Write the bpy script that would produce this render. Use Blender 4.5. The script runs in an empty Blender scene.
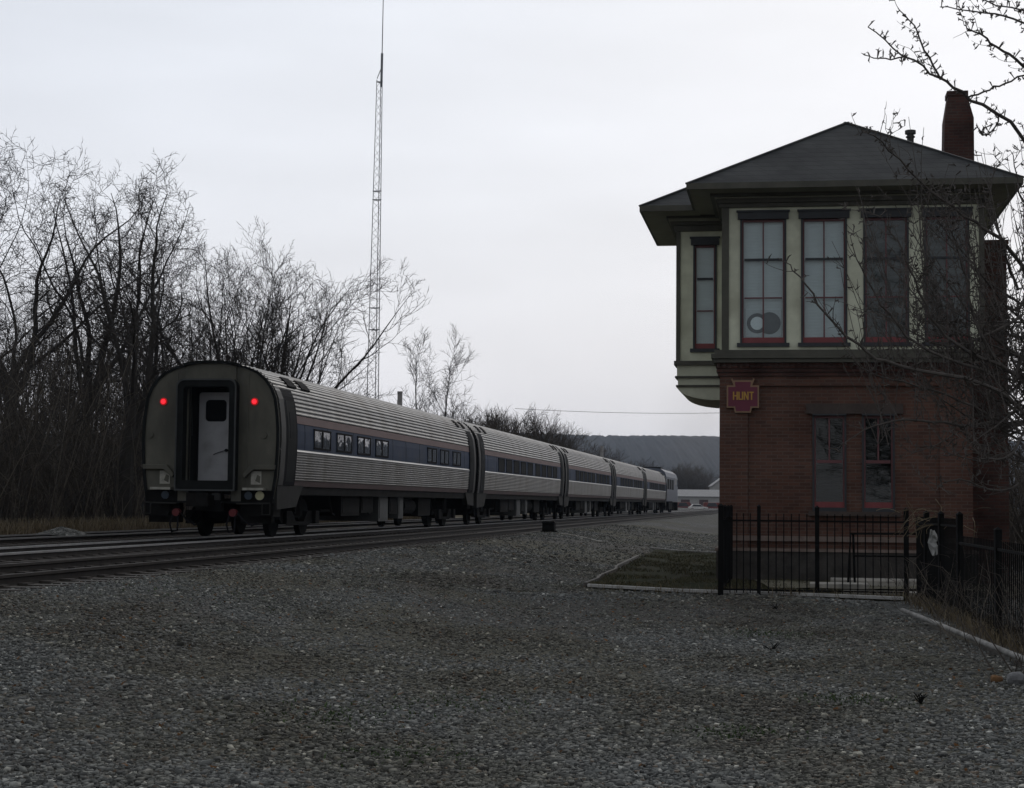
import bpy, math, random
import numpy as np
from mathutils import Vector, Matrix

sc = bpy.context.scene
COL = sc.collection
random.seed(7)
rng = np.random.default_rng(7)
R = math.radians

# ------------------------------------------------------------------ camera
FOC = 1730.0                      # focal length in pixels
EYE = 1.5
PITCH = math.atan(118.3 / FOC)
ROLL = 0.010
cam = bpy.data.cameras.new('camera')
cam.sensor_fit = 'HORIZONTAL'
cam.sensor_width = 36.0
cam.lens = 36.0 * FOC / 1024.0
cam.shift_y = -10.0 / 1024.0
cam.clip_start = 0.1
cam.clip_end = 12000.0
cob = bpy.data.objects.new('camera', cam)
COL.objects.link(cob)
fw = Vector((0, math.cos(PITCH), math.sin(PITCH)))
up = Vector((0, -math.sin(PITCH), math.cos(PITCH)))
rt = Vector((1, 0, 0))
cx_ = (rt + up * ROLL).normalized()
cy_ = (up - rt * ROLL).normalized()
cz_ = -fw
M = Matrix((cx_, cy_, cz_)).transposed().to_4x4()
M.translation = Vector((0, 0, EYE))
cob.matrix_world = M
sc.camera = cob

# ------------------------------------------------------------------ world: overcast sky, brighter ahead of the camera
SUN_EL, SUN_AZ = R(32), R(18)     # azimuth measured from +Y towards +X
w = bpy.data.worlds.new('World')
sc.world = w
w.use_nodes = True
nt = w.node_tree
nt.nodes.clear()
N = nt.nodes.new
L = nt.links.new
wo = N('ShaderNodeOutputWorld')
bg = N('ShaderNodeBackground')
bg.inputs['Strength'].default_value = 0.10
sky = N('ShaderNodeTexSky')
sky.sky_type = 'NISHITA'
sky.sun_disc = False
sky.sun_elevation = SUN_EL
sky.sun_rotation = SUN_AZ
sky.air_density = 1.5
sky.dust_density = 4.0
tc = N('ShaderNodeTexCoord')
sep = N('ShaderNodeSeparateXYZ')
L(tc.outputs['Generated'], sep.inputs[0])
ramp = N('ShaderNodeValToRGB')          # cloud deck: bright towards the hidden sun (+Y)
mr = N('ShaderNodeMapRange')
L(sep.outputs['Y'], mr.inputs['Value'])
mr.inputs['From Min'].default_value = -1
mr.inputs['From Max'].default_value = 1
L(mr.outputs[0], ramp.inputs[0])
ramp.color_ramp.elements[0].position = 0.0
ramp.color_ramp.elements[0].color = (0.40, 0.415, 0.45, 1)
ramp.color_ramp.elements[1].position = 1.0
ramp.color_ramp.elements[1].color = (0.785, 0.815, 0.885, 1)
e = ramp.color_ramp.elements.new(0.55)
e.color = (0.49, 0.505, 0.545, 1)
e = ramp.color_ramp.elements.new(0.93)
e.color = (0.76, 0.79, 0.865, 1)
rz = N('ShaderNodeValToRGB')            # slightly duller and warmer down at the horizon
L(sep.outputs['Z'], rz.inputs[0])
rz.color_ramp.elements[0].position = 0.0
rz.color_ramp.elements[0].color = (0.935, 0.905, 0.885, 1)
rz.color_ramp.elements[1].position = 0.17
rz.color_ramp.elements[1].color = (1.0, 1.0, 1.0, 1)
e = rz.color_ramp.elements.new(0.30)
e.color = (0.93, 0.945, 0.955, 1)
m1 = N('ShaderNodeMix')
m1.data_type = 'RGBA'
m1.blend_type = 'MULTIPLY'
m1.inputs[0].default_value = 1
L(ramp.outputs[0], m1.inputs[6])
L(rz.outputs[0], m1.inputs[7])
mp = N('ShaderNodeMapping')
mp.inputs['Scale'].default_value = (1.6, 1.6, 6.5)
mp.inputs['Rotation'].default_value = (0.15, 0.25, 0)
L(tc.outputs['Generated'], mp.inputs[0])
nz = N('ShaderNodeTexNoise')
nz.inputs['Scale'].default_value = 2.2
nz.inputs['Detail'].default_value = 4
nz.inputs['Roughness'].default_value = 0.45
L(mp.outputs[0], nz.inputs['Vector'])
mr2 = N('ShaderNodeMapRange')
L(nz.outputs[0], mr2.inputs['Value'])
mr2.inputs['From Min'].default_value = 0.3
mr2.inputs['From Max'].default_value = 0.7
mr2.inputs['To Min'].default_value = 8.9
mr2.inputs['To Max'].default_value = 10.4
vm = N('ShaderNodeVectorMath')
vm.operation = 'SCALE'
L(m1.outputs[2], vm.inputs[0])
L(mr2.outputs[0], vm.inputs['Scale'])
mx = N('ShaderNodeMix')
mx.data_type = 'RGBA'
mx.inputs[0].default_value = 0.94
L(sky.outputs[0], mx.inputs[6])
L(vm.outputs[0], mx.inputs[7])
L(mx.outputs[2], bg.inputs['Color'])
L(bg.outputs[0], wo.inputs['Surface'])

sl = bpy.data.lights.new('sun', 'SUN')
sl.energy = 0.5
sl.angle = R(20)
sl.color = (1.0, 0.96, 0.9)
so = bpy.data.objects.new('sun', sl)
COL.objects.link(so)
d = Vector((math.sin(SUN_AZ) * math.cos(SUN_EL), math.cos(SUN_AZ) * math.cos(SUN_EL), math.sin(SUN_EL)))
so.rotation_euler = d.to_track_quat('Z', 'Y').to_euler()

sc.view_settings.view_transform = 'Standard'
sc.view_settings.look = 'None'
sc.view_settings.exposure = 0.16
sc.view_settings.gamma = 1.0
sc.view_settings.use_curve_mapping = False

# ------------------------------------------------------------------ frames of reference
TH = math.atan(0.16)              # the tracks and the tower run 9 degrees right of the view
U = (math.sin(TH), math.cos(TH))
V = (math.cos(TH), -math.sin(TH))
P0 = (-6.98, 40.25)               # rear face of the last coach, on the track centre line
RAIL = 0.600                      # top of rail

def tw(s, a):                     # track frame -> world (s to the right, a along)
    return (P0[0] + V[0] * s + U[0] * a, P0[1] + V[1] * s + U[1] * a)

def ray(px, py):
    X0 = (px - 512) / FOC
    Y0 = (py - 384) / FOC
    x = X0 + ROLL * Y0
    y = -(Y0 - ROLL * X0)
    return (x, math.cos(PITCH) - y * math.sin(PITCH), math.sin(PITCH) + y * math.cos(PITCH))

def at(px, py, Y):                # a pixel at depth Y as a world point
    r = ray(px, py)
    t = Y / r[1]
    return Vector((r[0] * t, Y, r[2] * t + EYE))

def sm(a, b, x):
    t = min(1, max(0, (x - a) / (b - a)))
    return t * t * (3 - 2 * t)

def ground_z(x, y):
    s = (x - P0[0]) * V[0] + (y - P0[1]) * V[1]
    g = 0.445 * (1 - sm(4.6, 10.5, s))
    if s < -6.5:
        g += 0.35 * sm(-6.5, -13, s)
        g += 0.9 * sm(-14, -40, s)
    if y > 500:
        g += 0
    g += 0.018 * math.sin(x * 1.7 + 0.6 * y) * math.sin(y * 0.9 - x * .4) * sm(5, 7, s)
    return g

from mathutils import noise as mnoise
def soil(x, y):      # 0..1: bare dark soil showing between the stones
    v_ = mnoise.fractal(Vector((x * .20 + 3.1, y * .11, 2.0)), 0.9, 2.1, 4)
    return sm(.02, .36, v_ + .03 + .17 * sm(22, 30, y) * (1 - sm(60, 90, y)))
def green(x, y):     # 0..1: moss and thin weeds
    v_ = mnoise.fractal(Vector((x * .24 - 8.4, y * .10 + 7, 5.0)), 0.8, 2.2, 4)
    return sm(.08, .42, v_ + .02 + .22 * sm(24, 29, y) * (1 - sm(40, 60, y)))

# ------------------------------------------------------------------ object helpers
def tag(o, label=None, cat=None, group=None, kind=None):
    if label: o['label'] = label
    if cat: o['category'] = cat
    if group: o['group'] = group
    if kind: o['kind'] = kind
    return o

def empty(name, loc=(0, 0, 0), rz=0.0, label=None, cat=None, group=None):
    o = bpy.data.objects.new(name, None)
    COL.objects.link(o)
    o.location = loc
    o.rotation_euler = (0, 0, rz)
    o.empty_display_size = 0.2
    return tag(o, label, cat, group)

def copy_tree(o, parent=None):
    c = o.copy()
    COL.objects.link(c)
    if parent: c.parent = parent
    for ch in list(o.children):
        copy_tree(ch, c)
    return c

class MB:
    def __init__(s):
        s.v = []; s.f = []; s.m = []
    def add(s, vs, fs, mi=0):
        k = len(s.v)
        s.v.extend([tuple(p) for p in vs])
        for f in fs:
            s.f.append(tuple(i + k for i in f)); s.m.append(mi)
        return s
    def box(s, x0, x1, y0, y1, z0, z1, mi=0):
        return s.add([(x0, y0, z0), (x1, y0, z0), (x1, y1, z0), (x0, y1, z0), (x0, y0, z1), (x1, y0, z1), (x1, y1, z1), (x0, y1, z1)],
                     [(0, 3, 2, 1), (4, 5, 6, 7), (0, 1, 5, 4), (1, 2, 6, 5), (2, 3, 7, 6), (3, 0, 4, 7)], mi)
    def bar(s, a, b, w_, h_, mi=0):       # rectangular bar from a to b
        a = Vector(a); b = Vector(b); d_ = (b - a).normalized()
        r_ = d_.cross(Vector((0, 0, 1)))
        if r_.length < 1e-3: r_ = Vector((1, 0, 0))
        r_.normalize(); u_ = r_.cross(d_)
        vs = []
        for p in (a, b):
            for i, j in ((-1, -1), (1, -1), (1, 1), (-1, 1)):
                vs.append(p + r_ * (w_ / 2 * i) + u_ * (h_ / 2 * j))
        return s.add(vs, [(0, 1, 2, 3), (7, 6, 5, 4), (0, 4, 5, 1), (1, 5, 6, 2), (2, 6, 7, 3), (3, 7, 4, 0)], mi)
    def prism(s, poly, axis, a, b, mi=0, cap=True):  # 2-D outline extruded along an axis
        n = len(poly)
        def P(p, t):
            if axis == 'y': return (p[0], t, p[1])
            if axis == 'x': return (t, p[0], p[1])
            return (p[0], p[1], t)
        vs = [P(p, a) for p in poly] + [P(p, b) for p in poly]
        fs = [(i, (i + 1) % n, (i + 1) % n + n, i + n) for i in range(n)]
        if cap: fs += [tuple(range(n))[::-1], tuple(range(n, 2 * n))]
        return s.add(vs, fs, mi)
    def cyl(s, c, r, ax, a, b, n=14, mi=0):
        poly = [(c[0] + r * math.cos(2 * PI * i / n), c[1] + r * math.sin(2 * PI * i / n)) for i in range(n)]
        return s.prism(poly, ax, a, b, mi)
    def tube(s, pts, rad, n=6, mi=0, cap=True):
        pts = [Vector(p) for p in pts]
        if not hasattr(rad, '__len__'): rad = [rad] * len(pts)
        vs = []; k = len(pts)
        r_ = None
        for i, p in enumerate(pts):
            d_ = (pts[min(i + 1, k - 1)] - pts[max(i - 1, 0)])
            if d_.length < 1e-9: d_ = Vector((0, 0, 1))
            d_.normalize()
            if r_ is None:
                r_ = d_.cross(Vector((0.31, 0.2, 0.93)))
                if r_.length < 1e-3: r_ = d_.cross(Vector((1, 0, 0)))
            r_ = (r_ - d_ * r_.dot(d_)).normalized()
            b_ = d_.cross(r_)
            for j in range(n):
                a_ = 2 * PI * j / n
                vs.append(p + r_ * (rad[i] * math.cos(a_)) + b_ * (rad[i] * math.sin(a_)))
        fs = []
        for i in range(k - 1):
            for j in range(n):
                j2 = (j + 1) % n
                fs.append((i * n + j, i * n + j2, (i + 1) * n + j2, (i + 1) * n + j))
        if cap:
            fs.append(tuple(range(n))[::-1]); fs.append(tuple(range((k - 1) * n, k * n)))
        return s.add(vs, fs, mi)
    def build(s, name, mats, parent=None, smooth=False, bevel=0):
        me = bpy.data.meshes.new(name)
        me.from_pydata(s.v, [], s.f)
        if not isinstance(mats, (list, tuple)): mats = [mats]
        for m_ in mats: me.materials.append(m_)
        if len(mats) > 1: me.polygons.foreach_set('material_index', s.m)
        if smooth: me.polygons.foreach_set('use_smooth', [True] * len(me.polygons))
        me.update()
        o = bpy.data.objects.new(name, me)
        COL.objects.link(o)
        if parent: o.parent = parent
        if bevel:
            b = o.modifiers.new('bevel', 'BEVEL'); b.width = bevel; b.segments = 2; b.limit_method = 'ANGLE'
        return o
PI = math.pi

# ------------------------------------------------------------------ materials
def newmat(name):
    m_ = bpy.data.materials.new(name)
    m_.use_nodes = True
    return m_, m_.node_tree, m_.node_tree.nodes['Principled BSDF']

def col(c): return (c[0], c[1], c[2], 1)

def pmat(name, c, rough=0.8, metal=0.0, var=0.25, scale=3.0, bump=0.0, bscale=None, stretch=(1, 1, 1), dirt=None, spec=0.3, dscale=1.0):
    m_, t, b = newmat(name)
    n = t.nodes.new; l = t.links.new
    co = n('ShaderNodeTexCoord'); mpg = n('ShaderNodeMapping'); mpg.inputs['Scale'].default_value = stretch
    l(co.outputs['Object'], mpg.inputs[0])
    no = n('ShaderNodeTexNoise'); no.inputs['Scale'].default_value = scale; no.inputs['Detail'].default_value = 6
    no.inputs['Roughness'].default_value = 0.65
    l(mpg.outputs[0], no.inputs['Vector'])
    cr = n('ShaderNodeValToRGB')
    cr.color_ramp.elements[0].position = 0.3; cr.color_ramp.elements[1].position = 0.72
    cr.color_ramp.elements[0].color = col([x * (1 - var) for x in c])
    cr.color_ramp.elements[1].color = col([min(1, x * (1 + var)) for x in c])
    l(no.outputs[0], cr.inputs[0])
    out = cr.outputs[0]
    if dirt:
        n2 = n('ShaderNodeTexNoise'); n2.inputs['Scale'].default_value = dscale; n2.inputs['Detail'].default_value = 5
        l(mpg.outputs[0], n2.inputs['Vector'])
        r2 = n('ShaderNodeMapRange'); r2.inputs['From Min'].default_value = 0.48; r2.inputs['From Max'].default_value = 0.7
        l(n2.outputs[0], r2.inputs['Value'])
        mi = n('ShaderNodeMix'); mi.data_type = 'RGBA'
        l(r2.outputs[0], mi.inputs[0]); l(out, mi.inputs[6]); mi.inputs[7].default_value = col(dirt)
        out = mi.outputs[2]
    l(out, b.inputs['Base Color'])
    b.inputs['Roughness'].default_value = rough
    b.inputs['Metallic'].default_value = metal
    b.inputs['Specular IOR Level'].default_value = spec
    if bump:
        n3 = n('ShaderNodeTexNoise'); n3.inputs['Scale'].default_value = bscale or scale * 6; n3.inputs['Detail'].default_value = 3
        l(mpg.outputs[0], n3.inputs['Vector'])
        bp = n('ShaderNodeBump'); bp.inputs['Strength'].default_value = bump; bp.inputs['Distance'].default_value = 0.02
        l(n3.outputs[0], bp.inputs['Height']); l(bp.outputs[0], b.inputs['Normal'])
    return m_

def glassy(name, c, rough=0.08, spec=0.6):
    m_, t, b = newmat(name)
    n = t.nodes.new; l = t.links.new
    co = n('ShaderNodeTexCoord'); no = n('ShaderNodeTexNoise'); no.inputs['Scale'].default_value = 2.5
    l(co.outputs['Object'], no.inputs['Vector'])
    bp = n('ShaderNodeBump'); bp.inputs['Strength'].default_value = 0.15; bp.inputs['Distance'].default_value = 0.03
    l(no.outputs[0], bp.inputs['Height']); l(bp.outputs[0], b.inputs['Normal'])
    b.inputs['Base Color'].default_value = col(c); b.inputs['Roughness'].default_value = rough
    b.inputs['Specular IOR Level'].default_value = spec
    return m_

def brick_mat(name, c1, c2, mortar, bw=0.215, rh=0.067, dark=(0.5, 0.45, 0.45)):
    m_, t, b = newmat(name)
    n = t.nodes.new; l = t.links.new
    co = n('ShaderNodeTexCoord'); se = n('ShaderNodeSeparateXYZ'); l(co.outputs['Object'], se.inputs[0])
    ad = n('ShaderNodeMath'); ad.operation = 'ADD'; l(se.outputs[0], ad.inputs[0]); l(se.outputs[1], ad.inputs[1])
    cb = n('ShaderNodeCombineXYZ'); l(ad.outputs[0], cb.inputs[0]); l(se.outputs[2], cb.inputs[1])
    br = n('ShaderNodeTexBrick'); l(cb.outputs[0], br.inputs['Vector'])
    br.inputs['Scale'].default_value = 1.0
    br.inputs['Brick Width'].default_value = bw; br.inputs['Row Height'].default_value = rh
    br.inputs['Mortar Size'].default_value = 0.008; br.inputs['Mortar Smooth'].default_value = 0.2
    br.inputs['Bias'].default_value = -0.1
    br.inputs['Color1'].default_value = col(c1); br.inputs['Color2'].default_value = col(c2); br.inputs['Mortar'].default_value = col(mortar)
    no = n('ShaderNodeTexNoise'); no.inputs['Scale'].default_value = 1.1; no.inputs['Detail'].default_value = 6; l(co.outputs['Object'], no.inputs['Vector'])
    cr = n('ShaderNodeValToRGB'); cr.color_ramp.elements[0].position = .33; cr.color_ramp.elements[1].position = .6
    cr.color_ramp.elements[0].color = col(dark); cr.color_ramp.elements[1].color = (1, 1, 1, 1)
    l(no.outputs[0], cr.inputs[0])
    mi = n('ShaderNodeMix'); mi.data_type = 'RGBA'; mi.blend_type = 'MULTIPLY'; mi.inputs[0].default_value = 1
    l(br.outputs[0], mi.inputs[6]); l(cr.outputs[0], mi.inputs[7])
    l(mi.outputs[2], b.inputs['Base Color'])
    b.inputs['Roughness'].default_value = 0.9; b.inputs['Specular IOR Level'].default_value = 0.15
    bp = n('ShaderNodeBump'); bp.inputs['Strength'].default_value = 0.6; bp.inputs['Distance'].default_value = 0.01; bp.invert = True
    l(br.outputs['Fac'], bp.inputs['Height']); l(bp.outputs[0], b.inputs['Normal'])
    return m_

def emis(name, c, s):
    m_, t, b = newmat(name)
    b.inputs['Base Color'].default_value = col(c)
    b.inputs['Emission Color'].default_value = col(c); b.inputs['Emission Strength'].default_value = s
    return m_

def island_mat(name, cols, rough=0.9, scale=None, spec=0.2, tint=False):
    m_, t, b = newmat(name)
    n = t.nodes.new; l = t.links.new
    g = n('ShaderNodeNewGeometry')
    cr = n('ShaderNodeValToRGB'); els = cr.color_ramp.elements
    while len(els) < len(cols): els.new(0.5)
    for i, c in enumerate(cols):
        els[i].position = c[0]; els[i].color = col(c[1])
    cr.color_ramp.interpolation = 'LINEAR'
    l(g.outputs['Random Per Island'], cr.inputs[0]); 
    out = cr.outputs[0]
    if tint:            # dusty brown, mossy and clean patches of stone
        co = n('ShaderNodeTexCoord'); no = n('ShaderNodeTexNoise'); no.inputs['Scale'].default_value = .42; no.inputs['Detail'].default_value = 6; no.inputs['Roughness'].default_value = .6
        mpp = n('ShaderNodeMapping'); mpp.inputs['Scale'].default_value = (1, .7, 1); l(co.outputs['Object'], mpp.inputs[0]); l(mpp.outputs[0], no.inputs['Vector'])
        c2 = n('ShaderNodeValToRGB'); E2_ = c2.color_ramp.elements
        E2_[0].position = .36; E2_[0].color = (.62, .57, .49, 1); E2_[1].position = .64; E2_[1].color = (1.0, 1.03, 1.02, 1)
        q_ = E2_.new(.46); q_.color = (.84, .82, .72, 1); q_ = E2_.new(.54); q_.color = (1.0, 1.0, .96, 1)
        l(no.outputs[0], c2.inputs[0]); mi = n('ShaderNodeMix'); mi.data_type = 'RGBA'; mi.blend_type = 'MULTIPLY'; mi.inputs[0].default_value = 1
        l(out, mi.inputs[6]); l(c2.outputs[0], mi.inputs[7]); out = mi.outputs[2]
    l(out, b.inputs['Base Color'])
    b.inputs['Roughness'].default_value = rough; b.inputs['Specular IOR Level'].default_value = spec
    return m_

MT = {}
MT['steel'] = pmat('stainless_steel', (0.158, 0.155, 0.150), rough=0.45, metal=0.65, var=0.30, scale=1.4, stretch=(1, 0.9, .22), dirt=(0.095, 0.085, 0.075), dscale=1.3)
MT['endsteel'] = pmat('grimy_end_steel', (0.088, 0.084, 0.066), rough=0.6, metal=0.1, var=0.30, scale=2.5, stretch=(1, 1, .5), dirt=(0.045, 0.043, 0.035))
MT['ledge'] = pmat('rubbed_ledge_steel', (0.21, 0.20, 0.165), rough=.4, metal=.3, var=.2)
MT['apron'] = pmat('dark_apron_steel', (0.030, 0.029, 0.027), spec=.08, rough=.8, var=.3, scale=2)  # end steel darkened in colour to offset the light on the side aprons
MT['black'] = pmat('unlit_window', (0.008, 0.009, 0.010), rough=.7, spec=.05)
MT['corner'] = pmat('dimmed_corner_steel', (0.048, 0.046, 0.043), rough=0.6, metal=0.1, spec=.15, var=0.3, scale=2)  # end steel copy, colour darkened to offset bright light on the side panels
MT['blue'] = pmat('blue_stripe_paint', (0.023, 0.038, 0.074), rough=0.65, spec=.12, var=0.25, scale=1.0, dirt=(0.034, 0.042, 0.062))
MT['red'] = pmat('faded_red_stripe', (0.13, 0.078, 0.072), rough=0.65, var=0.15, scale=1.0)
MT['white'] = pmat('ledge_sky_highlight', (0.38, 0.37, 0.36), rough=0.5, metal=0.2, var=0.15, scale=.6)  # sky highlight along the side ledge, put into a pale colour
MT['sill'] = pmat('dull_red_sill', (0.07, 0.038, 0.035), rough=0.5, var=0.3, scale=1.0, metal=.2)
MT['rubber'] = pmat('black_rubber', (0.012, 0.012, 0.014), rough=0.8, var=0.3, spec=.04)
MT['frame'] = pmat('dark_frame_paint', (0.012, 0.013, 0.013), rough=0.7, spec=.05, var=0.25)
MT['under'] = pmat('underframe_grime', (0.010, 0.0095, 0.009), rough=0.9, spec=.08, var=0.5, scale=2)
MT['undergrey'] = pmat('grey_equipment', (0.055, 0.055, 0.053), rough=0.7, var=0.3, scale=2)
MT['door'] = pmat('worn_grey_door', (0.34, 0.34, 0.35), rough=0.45, metal=0.1, var=0.22, scale=2.0, dirt=(0.22, 0.22, 0.22), dscale=2)
MT['glass'] = glassy('window_glass', (0.02, 0.022, 0.025))
MT['trainglass'] = glassy('coach_glass', (0.03, 0.032, 0.035), rough=0.03, spec=1.2)
MT['redlamp'] = emis('red_marker', (1.0, 0.02, 0.035), 1.2)
MT['lampglow'] = emis('red_lamp_glow', (.55, .01, .015), .22)  # glow around the lens, put on the housing as dim emission
MT['redhand'] = pmat('red_painted_fitting', (0.10, 0.012, 0.014), rough=0.5)
MT['yellow'] = pmat('pale_yellow_lens', (0.42, 0.40, 0.25), rough=0.3)
MT['bluelens'] = pmat('blue_lens', (0.03, 0.045, 0.065), rough=0.4)
MT['plate'] = pmat('pale_number_plate', (0.30, 0.29, 0.25), rough=0.5, var=.3, scale=8)
MT['loco'] = pmat('locomotive_silver', (0.10, 0.11, 0.135), rough=0.55, metal=0.2, var=0.1)
MT['locodark'] = pmat('locomotive_blue', (0.055, 0.065, 0.09), rough=0.5, var=0.1)
MT['rail'] = pmat('polished_rail', (0.50, 0.49, 0.48), rough=0.28, metal=0.9, var=0.2)
MT['rust'] = pmat('rusty_steel', (0.024, 0.019, 0.016), rough=0.8, var=0.4, scale=6)
MT['tie'] = pmat('creosote_tie', (0.040, 0.034, 0.029), rough=0.9, var=0.4, scale=5, stretch=(1, 6, 1))
MT['brick'] = brick_mat('red_brick', (0.126, 0.064, 0.047), (0.080, 0.045, 0.036), (0.125, 0.092, 0.075), dark=(0.72, 0.66, 0.64))
MT['brickdark'] = brick_mat('sooty_brick', (0.10, 0.048, 0.038), (0.06, 0.036, 0.031), (0.075, 0.06, 0.052))
MT['stone'] = pmat('foundation_stone', (0.048, 0.043, 0.038), rough=0.9, var=0.4, scale=4, bump=.5)
MT['course'] = pmat('pale_stone_course', (0.17, 0.13, 0.11), rough=0.9, var=0.3, scale=5)
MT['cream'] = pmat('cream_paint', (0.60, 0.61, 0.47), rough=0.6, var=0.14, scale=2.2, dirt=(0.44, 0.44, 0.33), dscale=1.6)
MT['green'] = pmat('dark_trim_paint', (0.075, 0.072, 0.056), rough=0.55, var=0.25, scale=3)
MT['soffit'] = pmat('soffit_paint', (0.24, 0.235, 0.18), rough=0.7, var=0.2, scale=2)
MT['head'] = pmat('window_surround_paint', (0.035, 0.038, 0.042), rough=0.5, var=0.2)
MT['sash'] = pmat('maroon_sash_paint', (0.135, 0.055, 0.058), rough=0.5, var=0.2, scale=6)
MT['sashred'] = pmat('red_bottom_rail_paint', (0.20, 0.050, 0.052), rough=0.5, var=0.15, scale=6)
MT['blind'] = pmat('white_blind', (0.80, 0.84, 0.85), rough=0.5, var=0.06, scale=4, stretch=(1, 1, 14))
MT['blind2'] = pmat('grey_blind', (0.085, 0.095, 0.098), rough=0.4, var=0.6, scale=2, stretch=(1, 1, 3))
MT['lowblind'] = pmat('lower_window_shade', (0.018, 0.020, 0.019), spec=.04, rough=0.7, var=0.35, scale=1.6)
MT['shingle'] = brick_mat('dark_shingles', (0.060, 0.062, 0.061), (0.049, 0.051, 0.051), (0.037, 0.037, 0.037), bw=0.3, rh=0.13, dark=(.7, .7, .72))
MT['stonegrey'] = pmat('lintel_stone', (0.062, 0.047, 0.040), rough=0.85, var=0.3, scale=4)
MT['fence'] = pmat('black_iron', (0.006, 0.006, 0.006), rough=0.8, spec=.1, var=0.3)
MT['timber'] = pmat('weathered_edging', (0.21, 0.205, 0.19), rough=0.8, var=0.4, scale=4, dirt=(0.10, 0.095, 0.085), dscale=2.5)
MT['timberpale'] = pmat('pale_edging', (0.36, 0.35, 0.33), rough=0.8, var=0.3, scale=4)
MT['timberdark'] = pmat('old_grey_timber', (0.085, 0.078, 0.07), rough=0.9, var=0.4, scale=5)
MT['concrete'] = pmat('pale_concrete', (0.32, 0.30, 0.26), rough=0.85, var=0.25, scale=3, dirt=(0.12, 0.115, 0.10), dscale=2)
MT['signmaroon'] = pmat('maroon_enamel', (0.13, 0.026, 0.045), rough=0.45, var=0.1)
MT['gold'] = pmat('gold_paint', (0.42, 0.24, 0.05), rough=0.5, var=0.08)
MT['goldrim'] = pmat('dull_gold_rim', (0.24, 0.15, 0.09), rough=0.5, var=0.1)
MT['galv'] = pmat('galvanised_lattice', (0.20, 0.205, 0.215), rough=0.5, metal=0.3, var=0.2)
MT['bark'] = pmat('dark_bark', (0.032, 0.028, 0.024), rough=0.95, var=0.4, scale=3, bump=0.5)
MT['twig'] = pmat('dark_twigs', (0.040, 0.034, 0.030), rough=0.95, var=0.3)
MT['barkbrown'] = pmat('brown_bark', (0.060, 0.048, 0.038), rough=0.95, var=0.4, scale=3)
MT['barkgrey'] = pmat('pale_grey_bark', (0.085, 0.080, 0.073), rough=0.95, var=0.3, scale=3)
MT['apple'] = pmat('crab_apple_bark', (0.078, 0.068, 0.060), rough=0.9, var=0.4, scale=8)
MT['wood'] = pmat('pole_wood', (0.28, 0.265, 0.25), rough=0.9, var=0.3, scale=3)
MT['unit'] = pmat('white_appliance_plastic', (0.5, 0.53, 0.54), rough=0.4, var=0.05)
MT['unitdark'] = pmat('dark_fan_grille', (0.09, 0.10, 0.11), rough=0.5)
MT['plastic'] = pmat('torn_white_plastic', (0.36, 0.36, 0.34), rough=0.5, var=0.2)
MT['rock'] = pmat('pale_rock', (0.17, 0.17, 0.17), rough=0.9, var=0.4, scale=6, bump=.6)
MT['hill'] = pmat('wooded_hill', (0.022, 0.021, 0.022), rough=1, var=0.55, scale=0.012, bump=0)
MT['shedroof'] = pmat('pale_metal_roof', (0.24, 0.235, 0.23), rough=0.7, var=.2)
MT['shedwall'] = pmat('pale_shed_wall', (0.34, 0.33, 0.31), rough=0.8, var=.15)
MT['redcar'] = pmat('red_car_paint', (0.14, 0.03, 0.025), rough=0.3)
MT['whitecar'] = pmat('white_car_paint', (0.62, 0.60, 0.57), rough=0.3)
MT['stones'] = island_mat('crushed_stone', [(0.0, (0.046, 0.046, 0.045)), (0.35, (0.094, 0.095, 0.093)), (0.7, (0.142, 0.144, 0.138)), (0.88, (0.185, 0.185, 0.175)),
                                            (0.925, (0.11, 0.074, 0.050)), (0.95, (0.15, 0.145, 0.135)), (0.97, (0.22, 0.215, 0.20)), (1.0, (0.46, 0.45, 0.42))], tint=True)
MT['grass'] = island_mat('dull_grass', [(0, (0.034, 0.036, 0.018)), (0.6, (0.060, 0.055, 0.030)), (1, (0.11, 0.09, 0.05))])
MT['straw'] = island_mat('dry_straw', [(0, (0.07, 0.055, 0.035)), (0.5, (0.13, 0.10, 0.06)), (1, (0.22, 0.18, 0.12))])
MT['moss'] = island_mat('green_weed', [(0, (0.025, 0.045, 0.015)), (1, (0.05, 0.075, 0.028))])
MT['brush'] = island_mat('brush_stems', [(0, (0.030, 0.026, 0.022)), (0.6, (0.062, 0.052, 0.043)), (1, (0.125, 0.108, 0.086))])
MT['leaf'] = island_mat('fallen_leaves', [(0, (0.07, 0.035, 0.015)), (1, (0.17, 0.08, 0.03))])

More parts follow.
